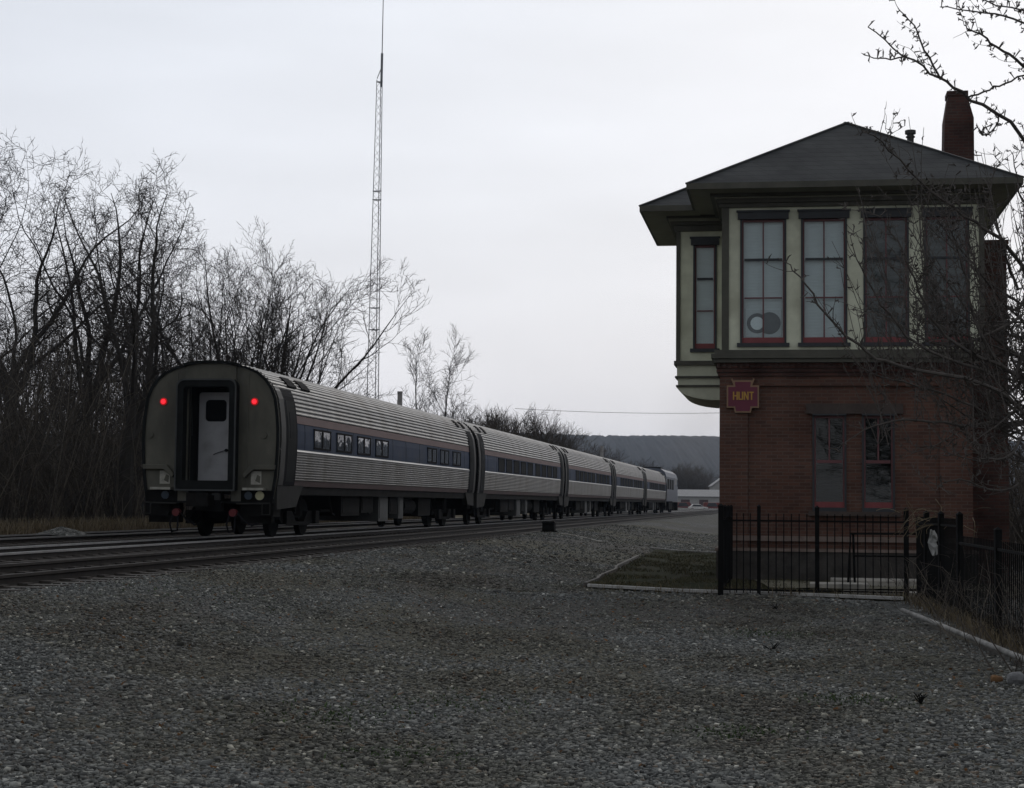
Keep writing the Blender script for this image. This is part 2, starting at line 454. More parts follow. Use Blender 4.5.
def ground_mat():
    m_, t, b = newmat('gravel_ground')
    n = t.nodes.new; l = t.links.new
    co = n('ShaderNodeTexCoord')
    vo = n('ShaderNodeTexVoronoi'); vo.inputs['Scale'].default_value = 21; vo.inputs['Randomness'].default_value = 1
    l(co.outputs['Object'], vo.inputs['Vector'])
    sp = n('ShaderNodeSeparateColor'); l(vo.outputs['Color'], sp.inputs[0])
    cr = n('ShaderNodeValToRGB'); E_ = cr.color_ramp.elements
    E_[0].position = 0; E_[0].color = (0.016, 0.017, 0.015, 1)
    E_[1].position = 1; E_[1].color = (0.26, 0.25, 0.23, 1)
    for p_, c_ in ((0.4, (0.058, 0.059, 0.055)), (0.75, (0.092, 0.093, 0.087)), (0.94, (0.12, 0.119, 0.11))):
        q = E_.new(p_); q.color = col(c_)
    l(sp.outputs[0], cr.inputs[0])
    # larger pebbles seen far away
    vo2 = n('ShaderNodeTexVoronoi'); vo2.inputs['Scale'].default_value = 5; l(co.outputs['Object'], vo2.inputs['Vector'])
    sp2 = n('ShaderNodeSeparateColor'); l(vo2.outputs['Color'], sp2.inputs[0])
    mr_ = n('ShaderNodeMapRange'); mr_.inputs['To Min'].default_value = 0.55; mr_.inputs['To Max'].default_value = 1.45; l(sp2.outputs[1], mr_.inputs['Value'])
    vs = n('ShaderNodeVectorMath'); vs.operation = 'SCALE'; l(cr.outputs[0], vs.inputs[0]); l(mr_.outputs[0], vs.inputs['Scale'])
    # patches of soil and moss
    def patch(attr, colr, prev, mx_):
        aa_ = n('ShaderNodeAttribute'); aa_.attribute_name = attr
        nn = n('ShaderNodeTexNoise'); nn.inputs['Scale'].default_value = 3.0; nn.inputs['Detail'].default_value = 8; nn.inputs['Roughness'].default_value = .7
        l(co.outputs['Object'], nn.inputs['Vector'])
        ad = n('ShaderNodeMath'); ad.operation = 'ADD'; l(aa_.outputs['Fac'], ad.inputs[0]); l(nn.outputs[0], ad.inputs[1])
        rr_ = n('ShaderNodeMapRange'); rr_.inputs['From Min'].default_value = .62; rr_.inputs['From Max'].default_value = 1.25; rr_.inputs['To Max'].default_value = mx_
        l(ad.outputs[0], rr_.inputs['Value'])
        mm = n('ShaderNodeMix'); mm.data_type = 'RGBA'; l(rr_.outputs[0], mm.inputs[0]); l(prev, mm.inputs[6]); mm.inputs[7].default_value = colr
        return mm
    m1_ = patch('soil', (0.052, 0.047, 0.040, 1), vs.outputs[0], .85)
    m2_ = patch('moss', (0.058, 0.053, 0.034, 1), m1_.outputs[2], .75)
    l(m2_.outputs[2], b.inputs['Base Color'])
    b.inputs['Roughness'].default_value = 0.92; b.inputs['Specular IOR Level'].default_value = 0.15
    bp = n('ShaderNodeBump'); bp.inputs['Strength'].default_value = 1.0; bp.inputs['Distance'].default_value = 0.03
    vo3 = n('ShaderNodeTexVoronoi'); vo3.inputs['Scale'].default_value = 21; l(co.outputs['Object'], vo3.inputs['Vector'])
    l(vo3.outputs['Distance'], bp.inputs['Height']); bp.invert = True
    l(bp.outputs[0], b.inputs['Normal'])
    return m_
MT['ground'] = ground_mat()
MT['weedground'] = pmat('dead_grass_ground', (0.12, 0.10, 0.062), rough=1, var=0.5, scale=1.2, dirt=(0.045, 0.038, 0.026), dscale=.5)
MT['bedground'] = pmat('thin_lawn', (0.020, 0.023, 0.011), rough=1, spec=.03, var=0.5, scale=4, dirt=(0.027, 0.022, 0.014), dscale=1.2)
MT['dirt'] = pmat('trodden_earth', (0.125, 0.115, 0.080), rough=1, var=0.35, scale=3, dirt=(0.07, 0.065, 0.045), dscale=1.5)

# ------------------------------------------------------------------ ground
def lin(a, b, st): return list(np.arange(a, b, st))
def grow(a, end, st, k=1.35):
    out = []; x = a
    while x < end:
        out.append(x); x += st; st *= k
    out.append(end); return out
xs = sorted(set([round(-q, 3) for q in grow(45, 4000, 3)] + [round(q, 3) for q in lin(-44, -16, 1.5)] + [round(q, 3) for q in lin(-16, 20, 0.5)] + [round(q, 3) for q in grow(20, 4000, 2)]))
ys = sorted(set([round(-q, 3) for q in grow(0, 600, 6)] + [round(q, 3) for q in lin(1, 90, 0.5)] + [round(q, 3) for q in grow(90, 6000, 2)]))
vs = [(x, y, ground_z(x, y)) for y in ys for x in xs]
nx = len(xs)
fs = [(j * nx + i, j * nx + i + 1, (j + 1) * nx + i + 1, (j + 1) * nx + i) for j in range(len(ys) - 1) for i in range(nx - 1)]
g = MB(); g.add(vs, fs)
go = g.build('ground', MT['ground'], smooth=True)
tag(go, kind='structure')
for nm, fn in (('soil', soil), ('moss', green)):
    at_r = go.data.attributes.new(nm, 'FLOAT', 'POINT')
    at_r.data.foreach_set('value', [fn(v_[0], v_[1]) if (-25 < v_[0] < 25 and 2 < v_[1] < 110) else .3 for v_ in vs])

# strip of dead grass beyond the far track
g = MB(); rows = []
ss = [-6.6, -7.2, -9, -12, -16, -22, -30, -45]
aa = [a for a in range(-40, 60, 4)] + [60 + 14 * i for i in range(12)]
vs = []
for a in aa:
    for i, s_ in enumerate(ss):
        s2 = s_ + (random.uniform(-.35, .35) if i == 0 else 0)
        x, y = tw(s2, a)
        vs.append((x, y, ground_z(x, y) + (0.03 if i else -0.02)))
k = len(ss)
fs = [(j * k + i, (j + 1) * k + i, (j + 1) * k + i + 1, j * k + i + 1) for j in range(len(aa) - 1) for i in range(k - 1)]
g.add(vs, fs)
tag(g.build('verge', MT['weedground'], smooth=True), kind='structure')

MT['ballast'] = pmat('oily_ballast', (0.024, 0.022, 0.019), rough=.95, var=0.5, scale=9, bump=.8, bscale=30, dirt=(0.045, 0.043, 0.038), dscale=.9, spec=.1)
g = MB(); vs = []; aa = [a for a in range(-44, 60, 2)] + [60 + 12 * i for i in range(45)]
for a in aa:
    for s_ in (-6.45, -5, -2, 2, 4.3, 4.72 + random.uniform(-.12, .12)):
        x, y = tw(s_, a); vs.append((x, y, ground_z(x, y) + .006))
fs = [(j * 6 + i, (j + 1) * 6 + i, (j + 1) * 6 + i + 1, j * 6 + i + 1) for j in range(len(aa) - 1) for i in range(5)]
fs = [f_[::-1] for f_ in fs]
g.add(vs, fs); tag(g.build('ballast', MT['ballast'], smooth=True), kind='structure')

# ------------------------------------------------------------------ hills
def hill(name, y0, hx, x0, x1, depth, seed, mat):
    rr = random.Random(seed); vs = []; n = 1400
    ph = [rr.uniform(0, 6) for _ in range(8)]
    prof = []
    for i in range(n + 1):
        x = x0 + (x1 - x0) * i / n
        h_ = hx + 3.2 * math.sin(x / 240 + ph[0]) + 2.2 * math.sin(x / 97 + ph[1]) + .5 * math.sin(x / 31 + ph[2])
        prof.append((x, h_))
    R_ = 12
    for j in range(R_ + 1):
        t = j / R_
        for x, h_ in prof:
            z = h_ * math.sin(t * PI / 2) ** 0.9
            vs.append((x, y0 + depth * t, z - 2 + (rr.uniform(-1.6, 1.6) if j > 1 else 0)))
    k = n + 1
    # back slope
    for x, h_ in prof: vs.append((x, y0 + depth * 2, -2))
    fs = [(j * k + i, j * k + i + 1, (j + 1) * k + i + 1, (j + 1) * k + i) for j in range(R_ + 1) for i in range(n)]
    m_ = MB(); m_.add(vs, fs)
    return tag(m_.build(name, mat, smooth=True), kind='structure')
hill('hill', 1500, 83, -1000, 1300, 600, 3, MT['hill'])

# ------------------------------------------------------------------ tracks
def track(s0, polished, label, w_=0.72, h=RAIL, ntie=80, a0=-42, tie=True, half=1.3):
    x, y = tw(s0, 0)
    t = empty('railway_track', (x, y, 0), -TH, label, 'railway track', 'tracks running past the signal tower')
    for sgn in (-1, 1):
        for_ = MB()
        c = sgn * w_
        zt = h
        prof = [(c - .035, zt), (c - .035, zt - .035), (c - .009, zt - .05), (c - .009, zt - .13), (c - .07, zt - .15), (c - .07, zt - .165),
                (c + .07, zt - .165), (c + .07, zt - .15), (c + .009, zt - .13), (c + .009, zt - .05), (c + .035, zt - .035), (c + .035, zt)]
        n = len(prof)
        steps = [a0 + 15 * i for i in range(60)]
        vs = [(p[0], a, p[1]) for a in steps for p in prof]
        fs = []; ms = []
        for j in range(len(steps) - 1):
            for i in range(n):
                fs.append((j * n + i, j * n + (i + 1) % n, (j + 1) * n + (i + 1) % n, (j + 1) * n + i))
                ms.append(0 if i in (n - 1, n - 2) and polished else 1)
        for_.v = vs; for_.f = fs; for_.m = ms
        for_.build('rail', [MT['rail'], MT['rust']], t)
    if tie:
        b = MB(); b.box(-half, half, -.115, .115, h - .36, h - .128)
        for sgn in (-1, 1):
            b.box(sgn * w_ - .14, sgn * w_ + .14, -.09, .09, h - .1281, h - .112)
        o = b.build('tie', MT['tie'], t)
        o.location = (0, -34, 0)
        for i in range(1, ntie):
            c = o.copy(); COL.objects.link(c); c.parent = t; c.location = (random.uniform(-.03, .03), -34 + 0.6 * i, 0)
    return t
track(0, True, 'polished running rails beneath the passenger train', ntie=90)
track(-4.5, True, 'farthest track, behind the train along the dead grass verge', ntie=90)
track(3.45, False, 'rusty unused track nearest the gravel yard', h=0.592, ntie=90)

# ------------------------------------------------------------------ coaches
PROF = [(1.53, 1.20), (1.56, 1.4), (1.585, 1.8), (1.60, 2.2), (1.595, 2.5), (1.575, 2.75), (1.555, 2.92), (1.515, 3.18), (1.43, 3.40), (1.29, 3.60), (1.09, 3.765), (0.82, 3.88), (0.52, 3.945), (0.24, 3.97), (0, 3.98)]
def arc_pts(P, n):
    d_ = [0]
    for a, b in zip(P[:-1], P[1:]): d_.append(d_[-1] + math.hypot(b[0] - a[0], b[1] - a[1]))
    out = []
    for i in range(n + 1):
        t = d_[-1] * i / n
        j = max(k_ for k_ in range(len(d_) - 1) if d_[k_] <= t + 1e-9)
        f_ = (t - d_[j]) / (d_[j + 1] - d_[j])
        out.append((P[j][0] + (P[j + 1][0] - P[j][0]) * f_, P[j][1] + (P[j + 1][1] - P[j][1]) * f_))
    return out
def hw(h_):
    for (a, b), (c, d_) in zip(PROF[:-1], PROF[1:]):
        if b <= h_ <= d_: return a + (c - a) * (h_ - b) / (d_ - b)
    return PROF[0][0] if h_ < PROF[0][1] else 0
def seg(h0, h1):
    P = [(hw(h0), h0)] + [p for p in PROF if h0 < p[1] < h1] + [(hw(h1), h1)]
    return P
def flute(P, n, dep):
    q = arc_pts(P, n * 4); out = []
    for i, p in enumerate(q):
        a = q[max(0, i - 1)]; b = q[min(len(q) - 1, i + 1)]
        tx, tz = b[0] - a[0], b[1] - a[1]; l_ = math.hypot(tx, tz)
        nx_, nz_ = tz / l_, -tx / l_
        o_ = dep if (i % 4) in (1, 2) else 0
        out.append((p[0] + nx_ * o_, p[1] + nz_ * o_))
    return out
half = []   # (x, z, material of the segment that starts here)
def addseg(P, mi):
    for p in P: half.append((p[0], p[1], mi))
addseg(seg(1.20, 1.325), 4)
addseg(flute(seg(1.33, 1.99), 11, 0.026), 0)
addseg([(hw(1.995), 1.994)], 0); addseg([(hw(2.0) + .03, 2.000), (hw(2.0) + .03, 2.012), (hw(2.05) + .002, 2.040)], 3)
addseg(seg(2.055, 2.66), 1)
addseg([(hw(2.665) + .012, 2.665), (hw(2.84) + .012, 2.84)], 2)
addseg(flute(seg(2.85, 3.98), 22, 0.024), 0)
CL = 25.35
def strip(b, y0, y1, h0, h1, off, side=1, mi=0, n=14, thick=0.02):
    P = [(hw(h0 + (h1 - h0) * i / n), h0 + (h1 - h0) * i / n) for i in range(n + 1)]
    out = [(side * (p[0] + off), p[1]) for p in P] + [(side * (p[0] - thick), p[1]) for p in reversed(P)]
    b.prism(out, 'y', y0, y1, mi)

def coach_body(parent, last=False):
    full = half + [(-x, z, half[max(0, i - 1)][2]) for i, (x, z, m_) in reversed(list(enumerate(half)))]
    n = len(full)
    b = MB()
    ys_ = [0.02, 0.5, 1.6, 8, 16, CL - 1.6, CL - .5, CL]
    vs = [(p[0], y, p[1]) for y in ys_ for p in full]
    fs = []; ms = []
    for j in range(len(ys_) - 1):
        plain = j in (0, 1, 5, 6)
        for i in range(n - 1):
            fs.append((j * n + i, (j + 1) * n + i, (j + 1) * n + i + 1, j * n + i + 1)); ms.append(full[i][2])
    if not last: fs.append(tuple(i for i in range(n))); ms.append(5)
    fs.append(tuple((len(ys_) - 1) * n + i for i in range(n))[::-1]); ms.append(5)
    b.v = vs; b.f = fs; b.m = ms
    b.box(-1.5, 1.5, .1, CL - .1, 1.0, 1.202, 5)
    for sd in (1, -1):
        for yy in (2.1, 4.2, 6.9, 9.1, 11.6, 13.4, 15.4, 18.4, 20.6, 23.1): strip(b, yy, yy + .022, 2.06, 2.65, .004, sd, 5, n=3)
    return b.build('body', [MT['steel'], MT['blue'], MT['red'], MT['white'], MT['sill'], MT['under']], parent)

WIN_MAIN = [(2.9, 4.5), (5.1, 6.7), (7.3, 8.8), (9.4, 11.0), (16.6, 18.1), (18.7, 20.2), (20.9, 22.4)]
WIN_COACH = [(4.6 + 2.0 * i, 6.1 + 2.0 * i) for i in range(5)] + [(15.1 + 2.0 * i, 16.6 + 2.0 * i) for i in range(4)]

def wheelset(b, y, r=.455):
    for s_ in (-1, 1):
        b.cyl((y, r), r, 'x', s_ * .80 - .07, s_ * .80 + .07, 20)
    b.cyl((y, r), .09, 'x', -1.05, 1.05, 10)
def truck(parent, y, light=True):
    b = MB()
    for dy in (-1.3, 1.3): wheelset(b, y + dy)
    for s_ in (-1, 1):
        b.prism([(y - 1.75, .42), (y - 1.5, .62), (y - .7, .62), (y - .35, .36), (y + .35, .36), (y + .7, .62), (y + 1.5, .62), (y + 1.75, .42), (y + 1.6, .34), (y + .7, .28), (y - .7, .28), (y - 1.6, .34)], 'x', s_ * 1.08 - .07, s_ * 1.08 + .07)
        for dy in (-1.3, 1.3): b.box(s_ * 1.12 - .12, s_ * 1.12 + .12, y + dy - .17, y + dy + .17, .3, .62)
        b.cyl((s_ * 1.0, y), .2, 'z', .5, 1.05, 12)
        b.tube([(s_ * 1.25, y - .9, .62), (s_ * 1.2, y - .4, 1.02)], .04, 6)
    b.box(-1.1, 1.1, y - .3, y + .3, .55, .9)
    b.box(-1.0, 1.0, y - 1.5, y + 1.5, .45, .6)
    return b.build('truck', MT['under'], parent)

def coach(label, windows, last=False, seed=0):
    rr = random.Random(seed)
    t = empty('passenger_coach', (0, 0, 0), -TH, label, 'train coach', 'coaches of the passenger train')
    coach_body(t, last)
    for sd in (1, -1):
        if sd == -1 and not last: pass
        for (a, b_) in windows:
            fr = MB(); xo = sd * 1.612
            x0, x1 = sorted((xo - .03 * sd, xo + .004 * sd))
            z0, z1 = (2.11, 2.60) if last else (2.09, 2.63)
            for q in ((a, b_, z0, z0 + .045), (a, b_, z1 - .045, z1), (a, a + .05, z0 + .045, z1 - .045), (b_ - .05, b_, z0 + .045, z1 - .045), ((a + b_) / 2 - .05, (a + b_) / 2 + .05, z0 + .045, z1 - .045))[:5 if last else 4]:
                fr.box(x0, x1, q[0], q[1], q[2], q[3])
            f_ = fr.build('window', MT['rubber'], t)
            p = MB(); x0, x1 = sorted((sd * 1.596, sd * 1.604))
            p.box(x0, x1, a + .04, b_ - .04, z0 + .03, z1 - .03)
            p.build('pane', MT['trainglass'] if last else MT['black'], f_)
        for (a, b_) in ((.42, 1.35), (CL - 1.25, CL - .35)):        # vestibule doors
            d_ = MB()
            strip(d_, a, b_, 1.22, 3.42, .034, sd, 0)
            dd = d_.build('door_recess_shade', MT['rubber'], t)  # dark strip on the body, shade of the door recess put into colour
            d2 = MB(); strip(d2, a + .12, b_ - .12, 1.30, 3.16, .038, sd, 0); q = d2.build('door', MT['frame'], dd)
            d3 = MB(); strip(d3, a + .3, b_ - .28, 2.3, 2.9, .042, sd, 0, n=4); d3.build('door_window', MT['black'], dd)
            fr = MB(); strip(fr, (a - .38 if a < 5 else b_), (a if a < 5 else b_ + .35), 1.21, 3.5, .031, sd, 0); fr.build('corner_panel', MT['corner'], t)
        x0, x1 = sorted((sd * 1.38, sd * 1.55))
        for pr_ in ([(0.03, 1.22), (2.2, 1.22), (1.6, .72), (0.03, .66)], [(CL - .03, 1.22), (CL - 1.7, 1.22), (CL - 1.2, .78), (CL - .03, .74)]):
            ap = MB(); ap.prism(pr_, 'x', x0, x1); ap.build('apron', MT['apron'], t)
    # roof hatches: dark slots near each end
    for y in (1.35, 2.55, CL - 2.5, CL - 1.4):
        for sd in (1, -1):
            v_ = MB()
            P = [(hw(h_), h_) for h_ in (3.50, 3.62, 3.72)]
            vs_ = [(sd * (p[0] + .03), p[1] + .04) for p in P] + [(sd * (p[0] - .03), p[1] - .03) for p in reversed(P)]
            v_.prism(vs_, 'y', y, y + .42 + (.3 if y < 3 and last else 0))
            v_.build('roof_vent', MT['under'], t)
    tk1 = truck(t, 3.4); truck(t, CL - 3.4)
    # under-floor equipment
    y = 6.4
    specs = [(6.6, 8.6, .48, MT['under']), (8.8, 10.2, .55, MT['under']), (10.9, 12.1, .30, MT['undergrey']), (12.3, 13.3, .5, MT['under']), (13.5, 14.2, .36, MT['undergrey']), (14.9, 18.6, .42, MT['under'])]
    for i, (a, b_, z0, m_) in enumerate(specs):
        e_ = MB()
        if i == 5:
            e_.cyl((1.0, .72), .27, 'y', a, a + 1.6, 14); e_.box(-1.35, 1.3, a + 1.8, b_, z0, 1.02)
            e_.box(-1.3, 1.2, a, a + 1.6, .95, 1.01)
        else:
            e_.box(-1.36, 1.36, a, b_, z0, 1.01)
            e_.box(1.361, 1.375, a + .1, b_ - .1, z0 + .08, .93)
        e_.build('equipment_box', m_, t)
    p_ = MB()
    for yy in (5.9, 9.9, 13.4, 19.0): p_.tube([(1.2, yy, 1.0), (1.25, yy + .15, .55), (1.2, yy + .6, .5)], .03, 5)
    p_.tube([(1.1, 5.4, .62), (1.1, 19.5, .60)], .035, 5)
    p_.build('pipework', MT['under'], t)
    # diaphragms
    for (a, b_) in ((-.33, .02), (CL, CL + .33)) if not last else ((CL, CL + .33),):
        d_ = MB()
        d_.box(-.72, -.60, a, b_, 1.08, 3.45); d_.box(.60, .72, a, b_, 1.08, 3.45); d_.box(-.72, .72, a, b_, 3.451, 3.58); d_.box(-.6, .6, a + .1, b_ - .1, 1.1, 3.45)
        d_.build('diaphragm', MT['rubber'], t)
        d_ = MB(); d_.box(-.14, .14, a - .2, b_, .75, .98); d_.build('coupler', MT['under'], t)
    return t

def ring(outer, inner, y0, y1, b, mi=0):
    n = len(outer)
    vs = [(p[0], y0, p[1]) for p in outer] + [(p[0], y0, p[1]) for p in inner] + [(p[0], y1, p[1]) for p in outer] + [(p[0], y1, p[1]) for p in inner]
    fs = []
    for i in range(n):
        j = (i + 1) % n
        fs += [(i, j, n + j, n + i), (2 * n + i, 3 * n + i, 3 * n + j, 2 * n + j), (i, 2 * n + i, 2 * n + j, j), (n + i, n + j, 3 * n + j, 3 * n + i)]
    b.add(vs, fs, mi)
def rrect(x0, x1, z0, z1, r, k=5, rb=0.02):
    out = []
    for cx, cz, a0, r_ in ((x1 - r, z1 - r, 0, r), (x0 + r, z1 - r, 90, r), (x0 + rb, z0 + rb, 180, rb), (x1 - rb, z0 + rb, 270, rb)):
        for i in range(k + 1):
            a = R(a0 + 90 * i / k); out.append((cx + r_ * math.cos(a), cz + r_ * math.sin(a)))
    return out

def rear_end(t):
    # end wall: profile outline around the doorway, slightly dished corners
    prof = [(1.46, .80), (1.5, 1.0)] + PROF
    prof = [(p[0], p[1]) for p in prof]
    poly = prof + [(-x, z) for x, z in reversed(prof[:-1])]
    # split in left and right cheeks and a top panel (doorway open between +-.5)
    e_ = MB()
    R1 = [p for p in prof if p[0] > .5]
    for sgn in (1, -1):
        pts = [(sgn * p[0], p[1]) for p in R1] + [(sgn * .5, 3.92), (sgn * .5, .80)]
        if sgn < 0: pts = pts[::-1]
        e_.prism(pts, 'y', -.07, .05)
    top = [(.499, 3.45), (.499, 3.918), (.22, 3.965), (0, 3.975), (-.22, 3.965), (-.499, 3.918), (-.499, 3.45)]
    e_.prism(top, 'y', -.07, .05)
    e_.build('end_wall', MT['endsteel'], t, bevel=.015)
    # rim band following the body edge
    rim = MB()
    O_ = poly; I_ = [(x * .965, 2.4 + (z - 2.4) * .975) for x, z in poly]
    ring([(x * 1.006, 2.4 + (z - 2.4) * 1.004) for x, z in O_], I_, -.10, -.066, rim)
    rim.build('end_rim', MT['frame'], t)
    # raised panel and hood over the doorway
    h_ = MB()
    h_.prism([(.60, 3.58), (.58, 3.90), (.3, 3.955), (-.3, 3.955), (-.58, 3.90), (-.60, 3.58)], 'y', -.13, -.071)
    h_.build('door_header', MT['endsteel'], t, bevel=.01)
    c_ = MB()
    c_.prism([(.62, 3.90), (.64, 3.955), (.3, 4.015), (-.3, 4.015), (-.64, 3.955), (-.62, 3.90), (-.3, 3.957), (.3, 3.957)], 'y', -.20, .5)
    c_.build('roof_lip', MT['frame'], t)
    # vertical seams
    for x in (-.80, .86):
        s_ = MB(); s_.box(x - .02, x + .02, -.085, -.071, 1.15, 3.75); s_.build('seam', MT['endsteel'], t)
    # buffer frame round the doorway
    f_ = MB(); ring(rrect(-.72, .66, 1.08, 3.58, .16), rrect(-.565, .505, 1.30, 3.42, .10), -.34, -.072, f_)
    fr = f_.build('gangway_frame', MT['frame'], t)
    f2 = MB(); ring(rrect(-.735, .675, 1.065, 3.595, .17), rrect(-.70, .64, 1.10, 3.56, .15), -.36, -.338, f2)
    f2.build('frame_edge', pmat('worn_frame_edge', (.05, .053, .053), rough=.5, metal=.3), fr)
    w_ = MB()   # recess walls
    w_.box(-.53, -.50, -.07, .50, 1.2, 3.44); w_.box(.50, .53, -.07, .50, 1.2, 3.44); w_.box(-.53, .53, -.07, .5, 1.17, 1.2); w_.box(-.53, .53, -.07, .5, 3.441, 3.47)
    w_.box(-.53, .53, .5, .53, 1.17, 3.47)
    w_.tube([(-.42, -.1, 2.3), (-.42, -.1, 3.0)], .018, 6)
    w_.build('gangway_recess', MT['frame'], t)
    d_ = MB()
    ring(rrect(-.45, .35, 1.22, 3.33, .06), rrect(-.30, .20, 2.66, 3.16, .09, rb=.09), .44, .485, d_)
    dd = d_.build('end_door', MT['door'], t)
    p = MB(); p.box(-.31, .21, .465, .475, 2.65, 3.17); p.build('door_window', MT['black'], dd)
    h2 = MB(); h2.tube([(-.08, .40, 1.90), (.04, .39, 1.95), (.22, .40, 2.0)], .009, 6); h2.cyl((.22, 2.0), .035, 'y', .38, .44, 10); h2.build('door_handle', MT['rubber'], dd)
    # marker lamps
    for x in (-1.12, 1.02):
        b = MB(); b.cyl((x, 3.09), .085, 'y', -.10, -.071, 20); bz = b.build('marker_lamp', MT['lampglow'], t)
        b = MB(); b.cyl((x, 3.09), .050, 'y', -.125, -.0995, 20); b.build('red_lens', MT['redlamp'], bz)
    # bumper ledge across both cheeks, with a diagonal end by the frame
    for sgn in (-1, 1):
        b = MB()
        pts = [(sgn * .80, 1.44), (sgn * .98, 1.66), (sgn * 1.545, 1.66), (sgn * 1.535, 1.55), (sgn * 1.05, 1.55), (sgn * .84, 1.36)]
        b.prism(pts, 'y', -.20, -.071); b.build('ledge', MT['endsteel'], t, bevel=.012)
        b = MB(); x = sgn * 1.07 + .02
        b.box(x - .12, x + .12, -.085, -.071, 1.22, 1.52); pl = b.build('equipment_plate', MT['plate'], t)
        b = MB(); b.prism([(x - .02, 1.30), (x + .09, 1.25), (x + .10, 1.40), (x + .03, 1.44)], 'y', -.088, -.0845); b.build('worn_marking', MT['endsteel'], pl)
        b = MB(); x = sgn * 1.08
        b.box(x - .24, x + .24, -.30, -.10, 1.125, 1.145); b.box(x - .24, x + .24, -.30, -.06, 1.09, 1.124, 0); b.build('step_tread', MT['plate'], t)
        b = MB(); b.box(min(sgn * .75, sgn * 1.48), max(sgn * .75, sgn * 1.48), -.10, .25, .80, 1.085); b.build('jumper_box', MT['under'], t)
        b = MB(); b.tube([(sgn * .7, -.28, .78), (sgn * 1.48, -.28, .80)], .018, 6); b.tube([(sgn * 1.48, -.28, .80), (sgn * 1.48, -.28, .55), (sgn * 1.30, -.28, .55), (sgn * 1.30, -.28, .80)], .015, 6); b.build('grab_iron', MT['apron'], t)
        b = MB(); b.box(min(sgn * .95, sgn * 1.5), max(sgn * .95, sgn * 1.5), -.1, .5, .50, .53); b.box(min(sgn * .95, sgn * 1.5), max(sgn * .95, sgn * 1.5), -.05, .5, .53, .80); b.build('step', MT['under'], t)
        b = MB(); b.cyl((sgn * .66, .58), .085, 'y', -.42, -.25, 12); b.build('hose_fitting', MT['redhand'], t)
        b = MB()
        b.tube([(sgn * .66 - .08, -.33, .55), (sgn * .66 - .15, -.36, .32), (sgn * .66 - .10, -.36, .14), (sgn * .66 + .03, -.36, .17), (sgn * .66 + .04, -.34, .52)], .022, 7)
        b.tube([(sgn * .66 + .05, -.3, .6), (sgn * .66 + .22, -.32, .42), (sgn * .66 + .42, -.3, .30), (sgn * .66 + .55, -.25, .36)], .022, 7)
        b.build('air_hose', MT['rubber'], t, smooth=True)
    b = MB(); b.cyl((1.19, .97), .10, 'y', -.13, -.10, 18); b.build('backup_lamp', MT['yellow'], t)
    b = MB(); b.cyl((.93, .97), .09, 'y', -.13, -.10, 18); b.build('jumper_socket', MT['bluelens'], t)
    b = MB(); b.cyl((-1.02, .97), .09, 'y', -.13, -.10, 18); b.build('jumper_socket', MT['bluelens'], t)
    # small eye brackets on the cheeks
    for x in (-1.42, 1.25):
        b = MB(); b.cyl((x, 2.33), .075, 'y', -.10, -.071, 12); b.build('bracket', MT['endsteel'], t)
    # coupler
    b = MB()
    b.box(-.16, .16, -.75, .3, .74, .98); b.prism([(-.22, -1.0), (.0, -1.05), (.24, -.95), (.2, -.75), (-.16, -.72)], 'z', .72, 1.02)
    b.box(-.30, .30, -.12, .1, .62, 1.05)
    b.box(-.62, .62, -.05, .2, 1.0, 1.08)
    b.build('coupler', MT['under'], t)
    b = MB(); b.box(-.30, -.14, -.2, -.1, .82, 1.02); b.box(.10, .28, -.2, -.1, .86, 1.02); b.build('buffer_pad', MT['undergrey'], t)
    for x_ in (-1.45, .7):
        b = MB(); b.box(x_, x_ + .72, .05, .3, .35, .8); b.build('end_beam', MT['under'], t)

labels = ['last coach of the train, with red marker lights on its dark end door wall', 'second coach from the rear of the passenger train', 'third coach from the rear, in the middle of the passenger train',
          'fourth coach from the rear of the passenger train', 'coach coupled directly behind the locomotive']
for i in range(5):
    t = coach(labels[i], WIN_MAIN if i == 0 else WIN_COACH, last=(i == 0), seed=i)
    x, y = tw(0, 26.0 * i)
    t.location = (x, y, RAIL); t.scale = (1.03, 1, 1.025)
    if i == 0: rear_end(t)

